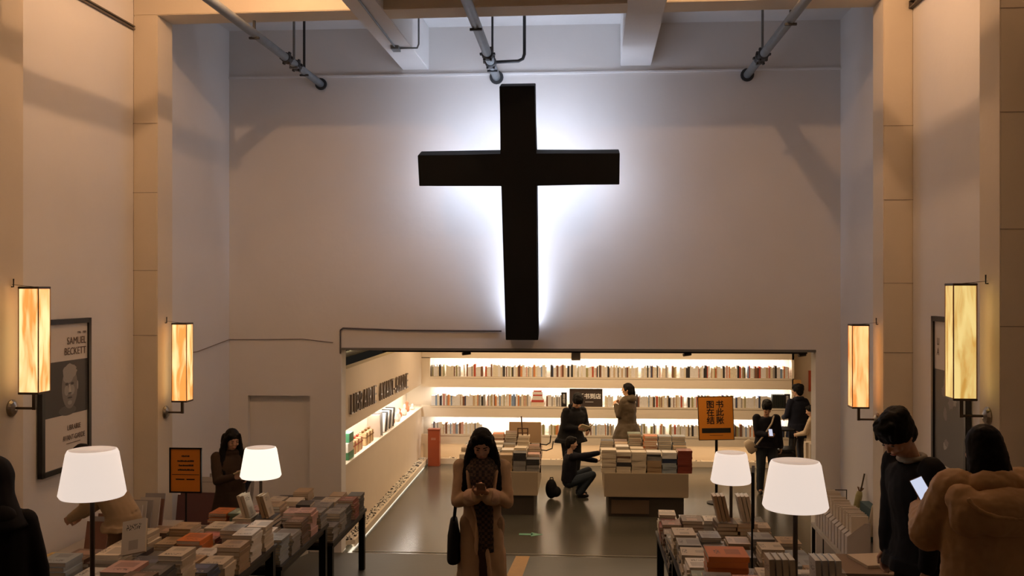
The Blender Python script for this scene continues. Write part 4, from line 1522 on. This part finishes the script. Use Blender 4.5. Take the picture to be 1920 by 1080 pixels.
def person(label, loc, face, h, rwrist, lwrist, lean=0.0, hp=0.0, hy=0.0, pz=.93, py=0.0, feet=None, top=None, legs=None, hair='short', skin=M_SKIN,
           vox=.010, hand_d=None, hand_n=None, curl=.7, spread=0.0, elbow=None, shoes=M_INK, twist=0.0, bulk=1.0, group=None, knee_hint=None, hlean=0.0):
    """face: heading in degrees, 0 looks to +y. Local: x to the person's right... (+x), y forward, z up; built at 1.70 m and scaled."""
    t = empty('person', loc, R(face), label, 'person', group, scale=h / 1.70)
    Rl = Matrix.Rotation(-lean, 3, 'X') @ Matrix.Rotation(hlean, 3, 'Y')
    Rt = Matrix.Rotation(twist, 3, 'Z')
    piv = Vector((0, py, pz))

    def U(x, y, z):        # torso space (z measured from pelvis) -> local
        return piv + Rt @ (Rl @ Vector((x, y, z)))
    Rh = Rt @ Rl @ Matrix.Rotation(hy, 3, 'Z') @ Matrix.Rotation(-hp, 3, 'X')
    neck = U(0, 0, .52)

    def Hd(x, y, z):       # head space, origin at the neck base
        return neck + Rh @ Vector((x, y, z))
    shR, shL = U(.175, 0, .455), U(-.175, 0, .455)
    el = elbow or ((.5, -.5, -.8), (-.5, -.5, -.8))
    eR, wR = ik(shR, rwrist, .285, .255, el[0])
    eL, wL = ik(shL, lwrist, .285, .255, el[1])
    hipR, hipL = Vector((.09, py, pz - .02)), Vector((-.09, py, pz - .02))
    ft = feet or ((.10, .02, .08), (-.10, -.02, .08))
    kh = knee_hint or ((0.1, 1, 0), (-.1, 1, 0))
    kR, aR = ik(hipR, ft[0], .43, .41, kh[0])
    kL, aL = ik(hipL, ft[1], .43, .41, kh[1])
    # body
    bm = bmesh.new()
    hc = Hd(0, .012, .155)
    ellip(bm, hc, (.074, .092, .108), Rh, n=16)
    ellip(bm, Hd(0, .035, .085), (.052, .055, .052), Rh, n=12)        # jaw
    ellip(bm, Hd(0, .052, .055), (.024, .026, .020), Rh, n=8)        # chin
    capsule(bm, Hd(0, .100, .160), Hd(0, .113, .132), .008, .014, n=8)  # nose
    for s in (-1, 1):
        ellip(bm, Hd(s * .076, .0, .145), (.010, .022, .032), Rh, n=8)
        ellip(bm, Hd(s * .040, .075, .125), (.022, .02, .022), Rh, n=8)
    ellip(bm, Hd(0, .092, .093), (.024, .012, .010), Rh, n=8)
    capsule(bm, Hd(0, -.005, .09), U(0, -.01, .45), .050, .052)
    capsule(bm, U(-.12, 0, .40), U(.12, 0, .40), .050, .050)
    ellip(bm, U(0, .0, .26), (.135, .09, .17), Rt @ Rl)
    ellip(bm, U(0, 0, .06), (.14, .10, .14), Rt @ Rl)
    for sh, e_, w_, i in ((shR, eR, wR, 0), (shL, eL, wL, 1)):
        capsule(bm, sh, e_, .040, .036)
        capsule(bm, e_, w_, .037, .026)
        dd = (hand_d[i] if hand_d and hand_d[i] is not None else (w_ - e_))
        dd = Vector(dd)
        nn = Vector(hand_n[i]) if hand_n and hand_n[i] is not None else Vector((-1 if i == 0 else 1, 0, 0))
        hand(bm, w_, dd, nn, 1 if i == 0 else 1, curl, spread)
    for hip, kn, an in ((hipR, kR, aR), (hipL, kL, aL)):
        capsule(bm, hip, kn, .075, .05)
        capsule(bm, kn, an, .047, .035)
        capsule(bm, an, an + Vector((0, .12, -.045)), .035, .028)
    remeshed('body', bm, min(vox, .0075), skin, t, smooth=2, sf=.4)
    # face details
    for s in (-1, 1):
        bm = bmesh.new()
        ellip(bm, Hd(s * .031, .096, .158), (.013, .005, .005), Rh, n=8)
        obj('eye', bm, M_EYE, t, smooth=True)
    bm = bmesh.new()
    ellip(bm, Hd(0, .1035, .093), (.021, .004, .006), Rh, n=8)
    obj('mouth', bm, M_LIP, t, smooth=True)
    bm = bmesh.new()
    for s in (-1, 1):
        capsule(bm, Hd(s * .016, .101, .178), Hd(s * .046, .090, .180), .004, .003, n=6)
    obj('eyebrows', bm, M_HAIR, t)
    # hair
    bm = bmesh.new()
    if hair in ('short', 'mop'):
        f = 1.0 if hair == 'short' else 1.12
        ellip(bm, Hd(0, -.012, .190), (.086 * f, .103 * f, .100 * f), Rh, n=16)
        ellip(bm, Hd(0, -.045, .150), (.080, .072, .10), Rh, n=12)
        ellip(bm, Hd(0, .050, .248), (.066 * f, .050 * f, .030 * f), Rh, n=10)
        for s in (-1, 1):
            capsule(bm, Hd(s * .074, .010, .20), Hd(s * .078, -.005, .15), .020, .012, n=8)
        if hair == 'mop':
            for s in (-.05, -.02, .02, .05):
                capsule(bm, Hd(s, .04, .255), Hd(s * 1.15, .094, .200), .028, .012, n=8)
            ellip(bm, Hd(.0, -.05, .235), (.09, .08, .06), Rh, n=10)
    elif hair in ('long', 'verylong', 'tied'):
        ellip(bm, Hd(0, -.012, .190), (.090, .106, .098), Rh, n=16)
        ellip(bm, Hd(0, -.05, .140), (.084, .070, .11), Rh, n=12)
        for s in (-1, 1):
            capsule(bm, Hd(s * .055, .055, .232), Hd(s * .083, .030, .15), .030, .026, n=8)
        if hair != 'tied':
            Ln = .12 if hair == 'long' else .22
            for s in (-1, 1):
                a = Hd(s * .080, .015, .17)
                b_ = Hd(s * .105, .022, .03)
                c_ = U(s * .150, .070, .50 - Ln)
                capsule(bm, a, b_, .034, .044, n=10)
                capsule(bm, b_, c_, .044, .030, n=10)
                capsule(bm, b_, U(s * .105, .085, .47 - Ln), .036, .022, n=10)
            capsule(bm, Hd(-.045, -.08, .14), U(-.06, -.115, .50 - Ln), .06, .055, n=10)
            capsule(bm, Hd(.045, -.08, .14), U(.06, -.115, .50 - Ln), .06, .055, n=10)
        else:
            capsule(bm, Hd(0, -.10, .20), Hd(.02, -.135, .08), .035, .025, n=8)
            capsule(bm, Hd(.02, -.135, .08), Hd(.04, -.13, -.12), .025, .012, n=8)
    if hair == 'mass':
        ellip(bm, Hd(0, -.015, .185), (.092, .108, .102), Rh, n=16)
        loft(bm, [circ(Hd(0, yy_, zz_), Rh @ Vector((1, 0, 0)), Rh @ Vector((0, 1, 0)), ra, rb_, n=20) for zz_, yy_, ra, rb_ in ((.20, -.015, .092, .105), (.12, -.03, .100, .105), (.02, -.045, .108, .10), (-.08, -.06, .112, .09), (-.20, -.07, .10, .07))])
    remeshed('hair', bm, vox * .8, M_HAIR, t, smooth=2, noise_amt=.004, nscale=30)
    # upper garment
    if top:
        m_, kind, hem = top['mat'], top.get('kind', 'jacket'), top.get('hem', -.08)
        q = top.get('bulk', 1.0)
        bm = bmesh.new()
        X_, Y_ = Rt @ Rl @ Vector((1, 0, 0)), Rt @ Rl @ Vector((0, 1, 0))
        secs = [(.478, .075, .070), (.455, .15, .088), (.41, .185, .105), (.32, .180, .122), (.20, .170, .122), (.08, .172, .125), (-.02, .180, .13)]
        if kind == 'puffer':
            secs = [(z, a * 1.12, b_ * 1.25) for z, a, b_ in secs]
        loft(bm, [circ(U(0, -.0, z), X_, Y_, a * q, b_ * q, n=20) for z, a, b_ in secs])
        if hem < -.05:
            # skirt hangs plumb from the pelvis
            XX, YY = Vector((1, 0, 0)), Vector((0, 1, 0))
            fl = top.get('flare', .03)
            zz = [0.02, -.08, hem * .5, hem]
            nf = 48
            rings_ = []
            for i, z in enumerate(zz):
                ring = []
                for a_ in range(nf):
                    th_ = 2 * math.pi * a_ / nf
                    fo = 1 + top.get('pleat', .05) * (i / 3) * (math.cos(7 * th_ + .6) + .5 * math.cos(11 * th_ + i * .3))
                    ring.append(Vector((math.cos(th_) * (.18 + fl * i * .6) * q * fo, py + math.sin(th_) * (.135 + fl * i * .5) * q * fo, pz + z)))
                rings_.append(ring)
            loft(bm, rings_)
        sr = top.get('sleeve', .062) * (1.25 if kind == 'puffer' else 1)
        for sh, e_, w_ in ((shR, eR, wR), (shL, eL, wL)):
            ellip(bm, sh, (sr * 1.15,) * 3, n=10)
            capsule(bm, sh, e_, sr * 1.12, sr * .95)
            capsule(bm, e_, e_.lerp(w_, top.get('slen', .93)), sr * .95, sr * top.get('cuff', .72))
            if top.get('cuff'):
                capsule(bm, e_.lerp(w_, .62) + Vector((0, 0, -.03)), e_.lerp(w_, .9) + Vector((0, 0, -.035)), sr * .9, sr * 1.0)
        if top.get('collar'):
            capsule(bm, U(-.05, .04, .50), U(.05, .04, .50), .045, .045)
            capsule(bm, U(-.06, -.05, .52), U(.06, -.05, .52), .05, .05)
        if top.get('hood'):
            ellip(bm, U(0, -.10, .50), (.16, .085, .085), Rt @ Rl, n=14)
            ellip(bm, U(-.10, -.02, .51), (.06, .08, .05), Rt @ Rl, n=10)
            ellip(bm, U(.10, -.02, .51), (.06, .08, .05), Rt @ Rl, n=10)
        remeshed(kind if kind != 'puffer' else 'puffer_jacket', bm, vox, m_, t, smooth=4, noise_amt=top.get('fold', .006), nscale=top.get('ns', 7.0))
    if legs:
        bm = bmesh.new()
        lr = legs.get('r', 1.0)
        ellip(bm, piv + Vector((0, 0, -.02)), (.165, .125, .12), n=14)
        for hip, kn, an in ((hipR, kR, aR), (hipL, kL, aL)):
            capsule(bm, hip, kn, .092 * lr, .068 * lr)
            capsule(bm, kn, an + Vector((0, 0, .01)), .066 * lr, .055 * lr)
        remeshed('trousers', bm, vox, legs['mat'], t, smooth=3, noise_amt=.005, nscale=9)
    for an in (aR, aL):
        bm = bmesh.new()
        dirf = Vector((0, 1, 0)) if not feet or len(feet) < 3 else Vector(feet[2])
        capsule(bm, an + Vector((0, -.02, -.03)), an + dirf * .13 + Vector((0, 0, -.045)), .042, .034, n=10)
        o = remeshed('shoe', bm, .01, shoes, t, smooth=1)
    t['_pts'] = 0
    del t['_pts']
    return t, dict(U=U, Hd=Hd, wR=wR, wL=wL, eR=eR, eL=eL, shR=shR, shL=shL, piv=piv)


def cl(name, c, rough=.85, **k_):
    return mat(name, c, rough, **k_)


BLK = cl('cloth_black', (0.010, 0.010, 0.012), spec=.25)
BLK2 = cl('cloth_black_wool', (0.008, 0.008, 0.014), spec=.2)
JEAN = cl('denim_dark', (0.035, 0.045, 0.06), spec=.2)
BEIGE = cl('coat_beige', (0.52, 0.37, 0.24), spec=.2, var=.1, vscale=12)
BROWNC = cl('coat_brown', (0.045, 0.028, 0.018), spec=.2)
OLIVE = cl('coat_olive', (0.075, 0.052, 0.028), .7, spec=.3)
CREAMC = cl('coat_cream', (0.55, 0.44, 0.32))
PUFF = cl('puffer_tan', (0.56, 0.34, 0.16), .55, spec=.35)


def place(px_x, Yc, dz=0.0):
    th = math.atan(125 / 1800)
    u = (px_x - 960) / 1800
    kk = Yc / (u * math.sin(th) + math.cos(th))
    return u * kk * math.cos(th) - kk * math.sin(th)


def thing_box_phone(loc, rot, label, screen):
    t = empty('smartphone', loc, label=label, cat='phone')
    t.rotation_euler = rot
    bm = bmesh.new()
    bx(bm, (-.037, -.004, -.077), (.037, .004, .077), bevel=.003)
    obj('case', bm, mat('phone_case', (0.30, 0.2, 0.15), .4), t)
    bm = bmesh.new()
    bx(bm, (-.033, -.0048, -.072), (.033, -.0042, .072))
    obj('screen', bm, mat('screen_glow', (0.1, 0.1, 0.1), .2, emit=(0.75, 0.80, 1.0), estr=screen), t)
    return t


def W(t, v):
    """person-local to world"""
    return t.matrix_basis @ Vector(v)


# 1 woman in the beige coat, walking up the ramp, looking at her phone
wx, wy = -.83, 8.25
wt, J = person('person with long black hair, long beige coat and checked scarf, walking with a phone', (wx, wy, ramp_z(wy)), 184, 1.765,
               (.04, .235, 1.215), (-.045, .235, 1.215), lean=.04, hp=.42, feet=((.08, .16, .11), (-.08, -.20, .09)),
               top=dict(mat=BEIGE, kind='coat', hem=-.50, flare=.024, bulk=.92, sleeve=.060, cuff=.85, slen=.86, collar=True, fold=.010, ns=6), legs=dict(mat=cl('trousers_tan', (0.30, 0.20, 0.12)), r=1.1),
               hair='verylong', skin=M_SKIN, vox=.009, hand_d=((-.5, .8, .35), (.5, .8, .35)), hand_n=((-.3, .1, 1), (.3, .1, 1)), curl=.9, elbow=((.45, -.3, -.9), (-.45, -.3, -.9)))


def plaid(name):
    m = bpy.data.materials.new(name)
    m.use_nodes = True
    nt = m.node_tree
    b = nt.nodes['Principled BSDF']
    b.inputs['Roughness'].default_value = .9
    tc = nt.nodes.new('ShaderNodeTexCoord')
    ck = nt.nodes.new('ShaderNodeTexChecker')
    ck.inputs['Scale'].default_value = 42
    ck.inputs['Color1'].default_value = (0.085, 0.05, 0.032, 1)
    ck.inputs['Color2'].default_value = (0.022, 0.016, 0.016, 1)
    nt.links.new(tc.outputs['Object'], ck.inputs['Vector'])
    nt.links.new(ck.outputs['Color'], b.inputs['Base Color'])
    return m


U, Hd = J['U'], J['Hd']
M_CUFF = cl('cuff_pink_beige', (0.58, 0.40, 0.30), spec=.2)
for e_, w_ in ((J['eR'], J['wR']), (J['eL'], J['wL'])):
    d_ = (w_ - e_).normalized()
    u_, v_ = frame_of(d_)
    bm = bmesh.new()
    c0, c1 = e_.lerp(w_, .58), e_.lerp(w_, .96)
    rr_ = [circ(c0, u_, v_, .056, n=20), circ(c0.lerp(c1, .5) + Vector((0, 0, -.012)), u_, v_, .066, n=20), circ(c1 + Vector((0, 0, -.020)), u_, v_, .062, n=20)]
    loft(bm, rr_)
    remeshed('cuff', bm, .008, M_CUFF, wt, smooth=2, noise_amt=.005, nscale=20)
bm = bmesh.new()
loft(bm, [[Vector((x_, y_ + q_, z_)) for x_, q_ in ((-hw_, 0), (hw_, 0), (hw_, -.05), (-hw_, -.05))] for z_, y_, hw_ in ((.98, .128, .012), (.80, .150, .030), (.60, .168, .048), (.44, .178, .060))])
obj('coat_opening', bm, cl('coat_opening_dark', (0.05, 0.03, 0.022), spec=.2), wt)  # added dark strip standing in for the gap between the coat panels
for s_ in (-1, 1):
    bm = bmesh.new()
    for p_, q_ in (((s_ * .115, .10, 1.36), (s_ * .085, .125, 1.12)), ((s_ * .085, .125, 1.12), (s_ * .03, .125, .97)), ((s_ * .03, .125, .97), (s_ * .045, .150, .75)), ((s_ * .045, .150, .75), (s_ * .072, .172, .44))):
        capsule(bm, p_, q_, .020, .020, n=10)
    remeshed('lapel', bm, .008, BEIGE, wt, smooth=1, noise_amt=.003, nscale=20)
bm = bmesh.new()
for a in range(10):
    a0, a1 = 2 * math.pi * a / 10, 2 * math.pi * (a + 1) / 10
    for dz, rr_ in ((.505, .085), (.455, .115)):
        capsule(bm, U(rr_ * math.cos(a0), .01 + rr_ * .85 * math.sin(a0), dz), U(rr_ * math.cos(a1), .01 + rr_ * .85 * math.sin(a1), dz), .045, .045, n=8)
loft(bm, [circ(U(x, y, z), Vector((1, 0, 0)), Vector((0, 1, 0)), rx, ry, n=14) for x, y, z, rx, ry in ((.0, .10, .46, .11, .045), (.0, .13, .38, .10, .04), (-.01, .14, .20, .08, .03), (-.03, .15, .0, .07, .025), (-.04, .155, -.12, .062, .022), (-.045, .155, -.22, .058, .018))])
remeshed('scarf', bm, .009, plaid('scarf_check'), wt, smooth=2, noise_amt=.006, nscale=14)
ph = W(wt, (0.0, .335, 1.275))
thing_box_phone(ph, (R(-130), 0, 0), 'smartphone held in both hands by the woman in the beige coat', .8)
# her bag: dark tote hanging at her right side (left in the picture)
bp = W(wt, (.235, .02, .72))
t = empty('tote_bag', bp, R(184), 'black tote bag hanging at the side of the woman in the beige coat', 'bag')
bm = bmesh.new()
loft(bm, [circ(Vector((0, 0, z)), Vector((1, 0, 0)), Vector((0, 1, 0)), a, b_, n=16) for z, a, b_ in ((-.12, .055, .13), (-.10, .06, .14), (.1, .055, .13), (.24, .03, .12))])
obj('bag_body', bm, BLK, t, smooth=True)
bm = bmesh.new()
tube(bm, [(0, -.08, .22), (-.03, -.06, .5), (-.06, -.02, .70), (-.03, .05, .5), (0, .08, .22)], .012)
obj('strap', bm, BLK, t)

# 2 woman in brown reading, left
x2, y2 = -3.98, 10.75
wt2, J2 = person('person with long black hair in a dark brown coat reading behind the left tables', (x2, y2, ramp_z(y2) + .12), 220, 1.59,
                 (.06, .30, 1.18), (-.10, .28, 1.16), hp=.35, top=dict(mat=BROWNC, kind='coat', hem=-.45, bulk=1.05, collar=True), legs=dict(mat=BLK), hair='verylong', skin=M_SKIN, vox=.011)
t = empty('open_book', W(wt2, (-.02, .38, 1.22)), R(220), 'small pale open book in the hands of the woman in brown', 'book')
for s in (-1, 1):
    bm = bmesh.new()
    bx(bm, (0, -.08, 0), (s * .085, .08, .01), M=Matrix.Rotation(-s * .25, 4, 'Y') @ Matrix.Rotation(R(20), 4, 'X'))
    obj('page_block', bm, mat('pages_pale', (0.70, 0.62, 0.40), .7), t)

# 3 dark figure at the lower left edge
y3 = 4.6
wt3, J3 = person('person in a black hooded coat cut off at the lower left edge', (-2.94, y3, ramp_z(y3)), 20, 1.56, (.22, .2, .9), (-.22, .2, .9),
                 lean=.05, hp=.3, top=dict(mat=BLK, kind='coat', hem=-.5, bulk=1.22, collar=True, hood=True), legs=dict(mat=BLK), hair='mop', skin=M_SKIN, vox=.012)
bm = bmesh.new()
ellip(bm, J3['Hd'](0, -.03, .17), (.125, .13, .135))
loft(bm, [circ(J3['Hd'](0, yy_, zz_), Vector((1, 0, 0)), Vector((0, 1, 0)), ra, rb_, n=18) for zz_, yy_, ra, rb_ in ((.18, -.03, .12, .125), (.08, -.04, .13, .125), (-.02, -.04, .17, .13), (-.10, -.04, .215, .14))])
remeshed('hood', bm, .012, BLK, wt3, smooth=4, noise_amt=.006)

# 4 person bending behind the near left lamp
y4 = 8.15
wt4, J4 = person('person in a beige jacket bending over behind the near left lamp', (-3.98, y4, ramp_z(y4) + .12), 92, 1.56, (.1, .45, .90), (-.1, .46, .92),
                 lean=.52, hp=.35, top=dict(mat=cl('jacket_sand', (0.38, 0.28, 0.17)), kind='jacket', hem=-.12, bulk=1.1, collar=True), legs=dict(mat=cl('trousers_brown', (0.20, 0.12, 0.07))), hair='short', skin=M_SKIN, vox=.012)

# 5 standing man in black bending over a book, rear room
wt5, J5 = person('person in a black jacket reading, standing behind the crouching person', (-.16, 18.75, 0), 212, 1.84,
                 (.05, .33, 1.08), (-.16, .34, 1.02), lean=.30, hp=.40, hy=-.2, top=dict(mat=BLK, kind='jacket', hem=-.14, bulk=1.34, collar=True), legs=dict(mat=BLK, r=1.25), hair='mop', skin=M_SKIN, vox=.012)
t = empty('open_book', W(wt5, (-.08, .42, 1.06)), R(212), 'open book held by the standing person in black', 'book')
for s in (-1, 1):
    bm = bmesh.new()
    bx(bm, (0, -.11, 0), (s * .15, .11, .012), M=Matrix.Rotation(R(35), 4, 'X') @ Matrix.Rotation(-s * .4, 4, 'Y'))
    obj('page_block', bm, mat('pages_pale', (0.7, 0.62, 0.4)), t)

# 6 crouching person in black with jeans, hands raised to the right
wt6, J6 = person('person crouching in a black top and dark jeans with both hands raised to the books', (-.10, 17.75, 0), -78, 1.72,
                 (.05, .50, .80), (.02, .52, .62), lean=.05, hp=.05, pz=.30, py=-.08, feet=((.12, .10, .08), (-.10, .12, .08)),
                 top=dict(mat=BLK2, kind='sweater', hem=-.03, bulk=1.1), legs=dict(mat=JEAN, r=1.1), hair='short', skin=M_SKIN_PALE, vox=.011,
                 knee_hint=((.25, 1, .35), (-.2, 1, .5)), curl=.25, spread=.5, hand_d=((0, .5, .8), (0, .9, .2)), hand_n=((-.3, .9, -.2), (0, .1, 1)), elbow=((.3, -.3, -.9), (-.3, -.3, -.9)))
# 7 woman in olive coat
wt7, J7 = person('person with tied hair in a long olive-brown coat standing at the shelves', (place(1176, 20.2), 20.2, 0), 62, 1.83,
                 (.12, .20, 1.30), (-.1, .2, 1.30), hp=-.05, top=dict(mat=OLIVE, kind='coat', hem=-.42, flare=.06, bulk=1.34, hood=True, collar=True, fold=.01), legs=dict(mat=BLK), hair='tied', skin=mat('skin_warm', (0.72, 0.42, 0.24), .5), vox=.011, hy=.3)
# 8 man with the tote bag
x8 = place(1437, 18.3)
wt8, J8 = person('person in a black sweater and dark jeans with a white strap, looking at a phone', (x8, 18.3, 0), 178, 1.73,
                 (.02, .28, 1.12), (-.26, .02, .82), hp=.5, top=dict(mat=BLK2, kind='sweater', hem=-.08, bulk=1.22, sleeve=.07), legs=dict(mat=JEAN, r=1.2), hair='mop', skin=M_SKIN, vox=.011, feet=((.12, .03, .08), (-.12, .0, .08)))
bm = bmesh.new()
U8 = J8['U']
tube(bm, [U8(-.13, .04, .50), U8(-.07, .16, .38), U8(.06, .19, .18), U8(.20, .14, -.02)], .016, n=8)
obj('bag_strap', bm, mat('canvas', (0.62, 0.54, 0.42), .8), wt8)
t = empty('canvas_bag', W(wt8, (.29, .06, .86)), R(178), 'cream canvas bag at the hip of the man in the black sweater', 'bag')
bm = bmesh.new()
loft(bm, [circ(Vector((0, 0, z)), Vector((1, 0, 0)), Vector((0, 1, 0)), a, b_, n=16) for z, a, b_ in ((-.12, .07, .03), (-.06, .10, .06), (.05, .09, .05), (.14, .06, .025))])
o = obj('bag_body', bm, mat('canvas', (0, 0, 0)), t, smooth=True)
o.rotation_euler = (0, R(35), 0)
thing_box_phone(W(wt8, (-.02, .36, 1.17)), (R(-40), 0, 0), 'phone held by the man in the black sweater', .15)
# 9 man in long dark coat at the right
x9 = place(1496, 20.5)
wt9, J9 = person('person in a long dark navy coat at the right end of the shelves', (x9, 20.5, 0), 25, 1.80,
                 (.20, .15, .98), (-.16, .25, 1.05), top=dict(mat=cl('coat_navy', (0.012, 0.014, 0.026), spec=.2), kind='coat', hem=-.25, flare=.02, bulk=1.15, collar=True), legs=dict(mat=cl('trousers_grey', (0.05, 0.05, 0.055))), hair='mop', skin=M_SKIN, vox=.012, hy=.4)
# 10 seated person in cream at the counter
x10 = place(1524, 19.4)
wt10, J10 = person('person in a cream coat half hidden by the right jamb of the opening', (x10, 19.4, 0), 60, 1.50,
                   (.1, .32, 1.05), (-.08, .33, 1.05), hp=.3, top=dict(mat=CREAMC, kind='coat', hem=-.3, bulk=1.0, collar=True), legs=dict(mat=BLK), hair='short', skin=M_SKIN_PALE, vox=.013)

# 11 man in black at the right, looking down
x11, y11 = 2.08, 5.95
wt11, J11 = person('person in a black jacket bending his head to the left over the right tables', (x11, y11, ramp_z(y11) + .12), 105, 1.80,
                   (.22, .10, .82), (-.22, .14, .80), lean=.16, hp=.55, hy=.25, hlean=0, top=dict(mat=BLK, kind='jacket', hem=-.14, bulk=1.16, sleeve=.066, collar=False, fold=.008), legs=dict(mat=BLK), hair='mop', skin=M_SKIN, vox=.008, elbow=((.4, -.5, -.4), (-.4, -.5, -.4)))
bm = bmesh.new()
U = J11['U']
for a in range(12):
    a0, a1 = 2 * math.pi * a / 12, 2 * math.pi * (a + 1) / 12
    capsule(bm, U(.072 * math.cos(a0), .068 * math.sin(a0), .50), U(.072 * math.cos(a1), .068 * math.sin(a1), .50), .017, .017, n=8)
remeshed('shirt_collar', bm, .007, mat('shirt_grey', (0.30, 0.27, 0.22), .8), wt11, smooth=1)

# 12 person in the tan puffer jacket, from behind
x12, y12 = 2.10, 5.06
wt12, J12 = person('person with black hair in a large tan hooded puffer jacket seen from behind', (x12, y12, ramp_z(y12) + .12), 8, 1.66,
                   (.14, .34, 1.15), (-.16, .40, 1.20), lean=.08, hp=.1, top=dict(mat=PUFF, kind='puffer', hem=-.16, bulk=1.30, sleeve=.088, hood=True, fold=.006, ns=20), legs=dict(mat=cl('trousers_cream', (0.30, 0.22, 0.13))), hair='mass', skin=M_SKIN, vox=.009, hand_n=(None, (0, -1, .3)))
bm = bmesh.new()
U = J12['U']
MH = Matrix.Rotation(-.25, 3, 'X')
ellip(bm, U(0, -.19, .375), (.245, .105, .125), MH, n=20)
for s in (-1, 1):
    capsule(bm, U(s * .20, -.12, .43), U(s * .15, .06, .47), .085, .06, n=12)
    ellip(bm, U(s * .19, -.15, .36), (.10, .10, .12), n=12)
remeshed('hood', bm, .009, PUFF, wt12, smooth=12, sf=.6, noise_amt=.006, nscale=18)
bm = bmesh.new()
pts_ = [U(.235 * math.cos(q_), -.235 - .055 * math.sin(q_), .455 - .10 * math.sin(q_)) for q_ in [math.pi * i / 16 for i in range(17)]]
tube(bm, pts_, .011, n=8)
remeshed('hood_rim', bm, .006, PUFF, wt12, smooth=1, noise_amt=.006, nscale=30)
thing_box_phone((1.885, 5.42, 2.735), (R(-25), R(-24), R(0)), 'lit smartphone held up between the two people at the right', 1.15)

# backpack on the floor by the left island
t = empty('backpack', (-.50, 17.55, 0), R(20), 'black rounded backpack on the floor beside the left island', 'bag')
bm = bmesh.new()
ellip(bm, (0, 0, .18), (.11, .10, .18))
ellip(bm, (.08, -.03, .13), (.10, .09, .10))
remeshed('bag_body', bm, .012, BLK, t, smooth=2)
bm = bmesh.new()
tube(bm, [(-.03, 0, .34), (-.02, 0, .385), (.03, 0, .385), (.04, 0, .34)], .010)
obj('handle', bm, BLK, t)

# the side walls stand one degree off the square to the end wall, with everything fixed to or leaning on them
PIV = Matrix.Translation((-.72, 13.7, 0)) @ Matrix.Rotation(-.0175, 4, 'Z') @ Matrix.Translation((.72, -13.7, 0))
SQ = ('wall_left', 'wall_right', 'wall_behind', 'ceiling', 'wall_sconce', 'framed_poster', 'wall_rail', 'wall_bench', 'magazine_bench', 'magazine', 'file_box', 'brush_roll', 'metal_stand', 'teal_box', 'book_ledge')
for o in COL.objects:
    if o.parent or o.type not in ('MESH', 'EMPTY'):
        continue
    st = o.name.split('.')[0]
    near_trim = False
    if o.type == 'MESH' and st.startswith('trim_'):
        ys_ = [v.co.y for v in o.data.vertices]
        near_trim = min(ys_) < 13.0
    if st in SQ or near_trim:
        o.matrix_basis = PIV @ o.matrix_basis

bpy.data.scenes.remove(TMP)
